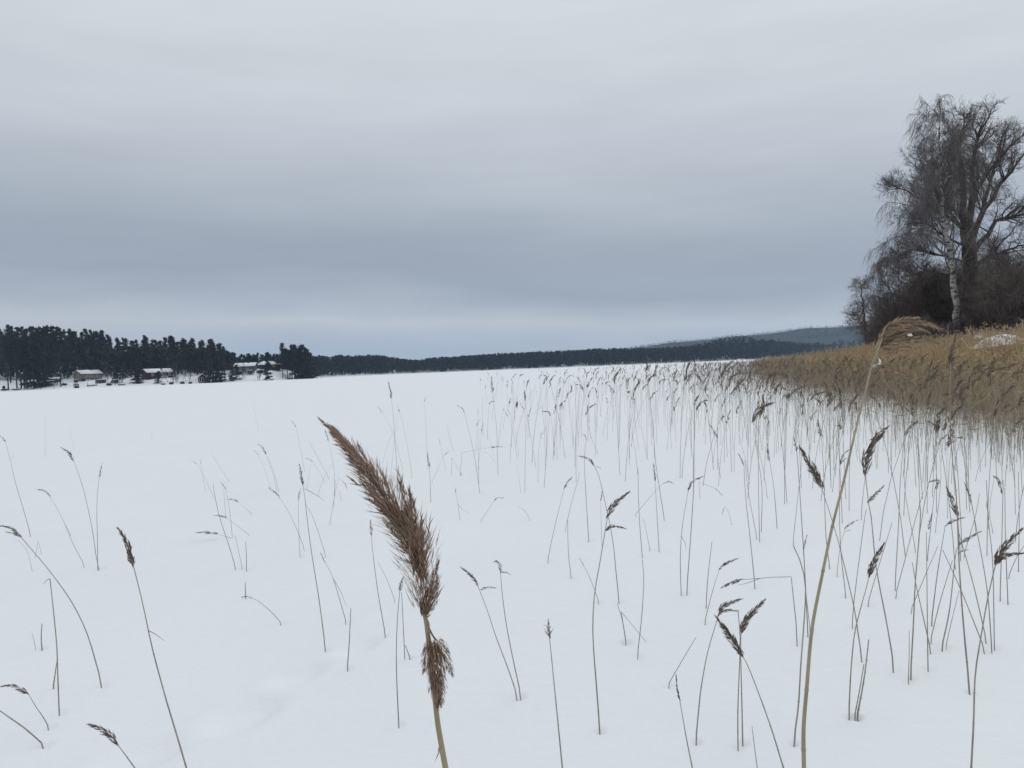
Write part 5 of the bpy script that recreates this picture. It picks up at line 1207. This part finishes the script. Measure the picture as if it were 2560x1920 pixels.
# dense belt
N_b = 34000
yy = np.concatenate([rgB.uniform(6, 45, int(N_b * 0.60)), rgB.uniform(45, 170, N_b - int(N_b * 0.60))])
ss = rgB.random(len(yy)) ** 1.25 * 13.0 - 0.4
xx = edge_x(yy) + ss + rgB.normal(size=len(yy)) * 0.45
hh = belt_height(yy, ss) * (0.8 + 0.25 * rgB.random(len(yy)))
hh = np.where(ss > 9, hh * 0.95, hh)
px = project(np.stack([xx, yy, hh], -1))[:, 0]; ok = (px > 1500) & (px < 2760) & (rgB.random(len(px)) < np.interp(yy, [40, 65, 110, 170], [1.0, 0.62, 0.4, 0.25]))
xx, yy, hh = xx[ok], yy[ok], hh[ok]
bs, bh_ = MB(), MB()
many(bs, bh_, xx, yy, hh, rgB, r=0.0048, nsp=7, headp=0.8, leaves=3, slim=0.22, width=1.6, K=3)
bz = np.maximum(bank_z(xx, yy) - 0.2, 0)
belt = obj("reed_belt", bs, M["reed_belt"])
tag(belt, "dense belt of dry tan reeds along the near bank", "reeds", kind="stuff")
pl = obj("panicles", bh_, M["reed_plume"], belt); pl["kind"] = "stuff"

# loose stand in front of the belt, thinning out towards the open ice
NC = 130000
cand_y = 5.5 + 80 * rgB.random(NC) ** 1.2
s_ = -rgB.random(NC) * 26
dens = 1.0 * np.exp(s_ / 2.3) + 0.15 * np.exp(s_ / 4.0) + 0.012 * np.exp(s_ / 9)
keep = rgB.random(NC) < dens * np.where(s_ > -3, np.interp(cand_y, [5, 9, 14, 80], [0.5, 1.0, 1.0, 0.8]), np.interp(cand_y, [5, 9, 14, 80], [0.6, 0.6, 0.9, 0.8])) * 0.7
yy = cand_y[keep]; s2 = s_[keep]; xx = edge_x(yy) + s2
pj = project(np.stack([xx, yy, 0 * xx], -1)); ok = (pj[:, 0] > 1180) & (pj[:, 0] < 2640) & (pj[:, 1] < np.interp(pj[:, 0], [1180, 1500, 2000, 2200, 2560], [1120, 1200, 1290, 1400, 1560]))
xx, yy, s2, pj = xx[ok], yy[ok], s2[ok], pj[ok]
hh = np.interp(yy, [6, 20, 60, 90], [1.25, 1.3, 1.25, 1.15]) * (0.45 + 0.65 * rgB.random(len(yy)) ** 0.8) * np.interp(s2, [-3, 0], [1.0, 1.35])
size = hh / yy * np.where(s2 < -2.5, 1.0, 0.3); order_ = np.argsort(-size)
n_ind = 300 - len(REEDS) - 2
ind = order_[:n_ind]; rest = order_[n_ind:]
print("loose reeds", len(xx), "individual", len(ind))
fs, fh = MB(), MB()
tan = rest[s2[rest] > -3.0 + 1.2 * rgB.normal(size=len(rest))]; rest = np.setdiff1d(rest, tan)
many(fs, fh, xx[rest], yy[rest], hh[rest], rgB, r=0.0030, nsp=18, headp=0.75, leaves=0, slim=0.2)
ts, th_ = MB(), MB()
many(ts, th_, xx[tan], yy[tan], hh[tan], rgB, r=0.0036, nsp=14, headp=0.3, leaves=1, slim=0.18)
edge = obj("reed_fringe", ts, M["reed_fringe"]); tag(edge, "fringe of taller greyish tan reeds at the front of the belt", "reeds", kind="stuff")
fp = obj("panicles", th_, M["reed_plume"], edge); fp["kind"] = "stuff"
stand = obj("reed_stand", fs, M["stem"]); tag(stand, "thin scattered reeds thickening towards the tan belt", "reeds", kind="stuff")
fp = obj("panicles", fh, M["panicle_mid"], stand); fp["kind"] = "stuff"
zone = {}
for i in ind[np.argsort(pj[ind, 0])]:
    s1, h1_ = MB(), MB()
    hd = 1.0 if rgB.random() < 0.72 else 0.0
    root = np.array([xx[i], yy[i], float(snow_z(xx[i], yy[i]))])
    many(s1, h1_, xx[i:i + 1], yy[i:i + 1], hh[i:i + 1], rgB, r=0.0036, nsp=36, headp=hd, leaves=0, slim=0.17)
    for b in (s1, h1_): b.v = [v - root for v in b.v]
    e = empty("reed" if hd else "reed_stalk", root)
    obj("stem", s1, M["stem"], e)
    if hd: obj("panicle", h1_, M["panicle_mid"], e)
    lb = ("thin dark-headed reed " if hd else "thin bare stalk ") + place_words(pj[i, 0], pj[i, 1] )
    zone[lb] = zone.get(lb, 0) + 1
    lb = f"{ordinal(zone[lb])}-from-left {lb}"
    tag(e, lb, "reed", "thin reeds before the belt")

# dry grass, weeds and snow patches on the bank behind the belt
n = 9000
yy = rgB.uniform(14, 110, n); ss = rgB.uniform(8, 26, n); xx = edge_x(yy) + ss
zz_ = np.maximum(bank_z(xx, yy), snow_z(xx, yy)) - 0.05
Pg = np.stack([xx, yy, zz_], -1); pjg = project(Pg)[:, 0]; ok = (pjg > 2100) & (pjg < 2750)
Pg = Pg[ok]; n = len(Pg); K = 5
D = rgB.normal(size=(n, 3)) * [0.25, 0.25, 0] + [0.05, 0, 1.0]
L = rgB.uniform(0.4, 1.5, n)
gm = MB(); Pc = grow(Pg, D, L, 4, 0.12, -0.06, rgB); gm.tubes(Pc, np.linspace(1, 0.4, 4)[None] * np.full((n, 1), 0.006), 3)
Cc = Pc[:, 2:].repeat(3, 0).reshape(-1, 3); Dd = rgB.normal(size=Cc.shape) + [0.3, 0, 0.5]
gm.diamonds(Cc, Dd, 0.2 + 0.2 * rgB.random(len(Cc)), 0.02, rgB)
tag(obj("bank_dry_grass", gm, M["dry_grass"]), "brown withered weeds covering the bank under the trees", "grass", kind="stuff")
def snow_patch(px, py, Y, w, h, label, seed):
    rg2 = np.random.default_rng(seed); c = at(px, py, Y); a = np.linspace(0, 6.283, 15)[:-1]
    V = []
    for r_, z_ in [(1, -0.35), (0.82, 0.1), (0.5, 0.32), (0.2, 0.4)]:
        for b in a: V.append(((w / 2) * r_ * math.cos(b) * (1 + 0.2 * rg2.normal()), 0.5 * w * r_ * math.sin(b), h * z_ * (1 + 0.25 * rg2.normal()) + 0.15 * (w / 2) * r_ * math.cos(b)))
    i_ = np.arange(56).reshape(4, 14); j_ = np.roll(i_, -1, 1); qd = np.stack([i_[:-1], j_[:-1], j_[1:], i_[1:]], -1).reshape(-1, 4)
    mb = MB().add(V, qd, [[42, 42 + k, 43 + k] for k in range(1, 13)])
    r = empty("snow_laden_reeds", (c[0], c[1], 0.0)); lift_ = np.array([0, 0, c[2]])
    mb.v = [v + lift_ for v in mb.v]
    n = int(150 * w); P0 = (rg2.random((n, 3)) - 0.5) * [w * 1.15, w * 0.7, 0]; top = P0 + rg2.normal(size=(n, 3)) * [0.12, 0.1, 0.05] + lift_ * [0, 0, 0.97]
    bend = top + np.stack([0.25 + 0.3 * rg2.random(n), rg2.normal(size=n) * 0.1, -0.25 * rg2.random(n)], -1)
    st = MB().tubes(np.stack([P0, P0 * 0.5 + top * 0.5, top, bend], 1), np.linspace(1, 0.5, 4)[None] * np.full((n, 1), 0.005), 3)
    obj("stems", st, M["reed_belt"], r); obj("snow_cap", mb, M["snow_clump"], r, True)
    return tag(r, label, "reeds", "snow caught on bent reeds")
snow_patch(2496, 851, 20, 1.05, 0.32, "largest white snow load on bent reeds by the right edge", 1)
snow_patch(2452, 864, 20, 0.36, 0.16, "smaller snow load left of the largest one on the reeds", 2)
snow_patch(2446, 841, 24, 0.28, 0.14, "smallest snow load above the others on the reeds", 3)

# ------------------------------------------------------------------ air
hz, t, b = None, None, None
mt = bpy.data.materials.new("haze_air"); mt.use_nodes = True; t = mt.node_tree; t.nodes.clear()
out = N(t, "ShaderNodeOutputMaterial"); pv = N(t, "ShaderNodeVolumePrincipled")
pv.inputs["Color"].default_value = (0.52, 0.73, 1.0, 1); pv.inputs["Density"].default_value = 0.9e-4; pv.inputs["Anisotropy"].default_value = 0.0
t.links.new(pv.outputs[0], out.inputs["Volume"])
hz = obj("haze", MB().box((-4200, -600, -8), (4200, 5200, 200)), mt)
tag(hz, "pale blue winter haze over the lake", "haze", kind="stuff")
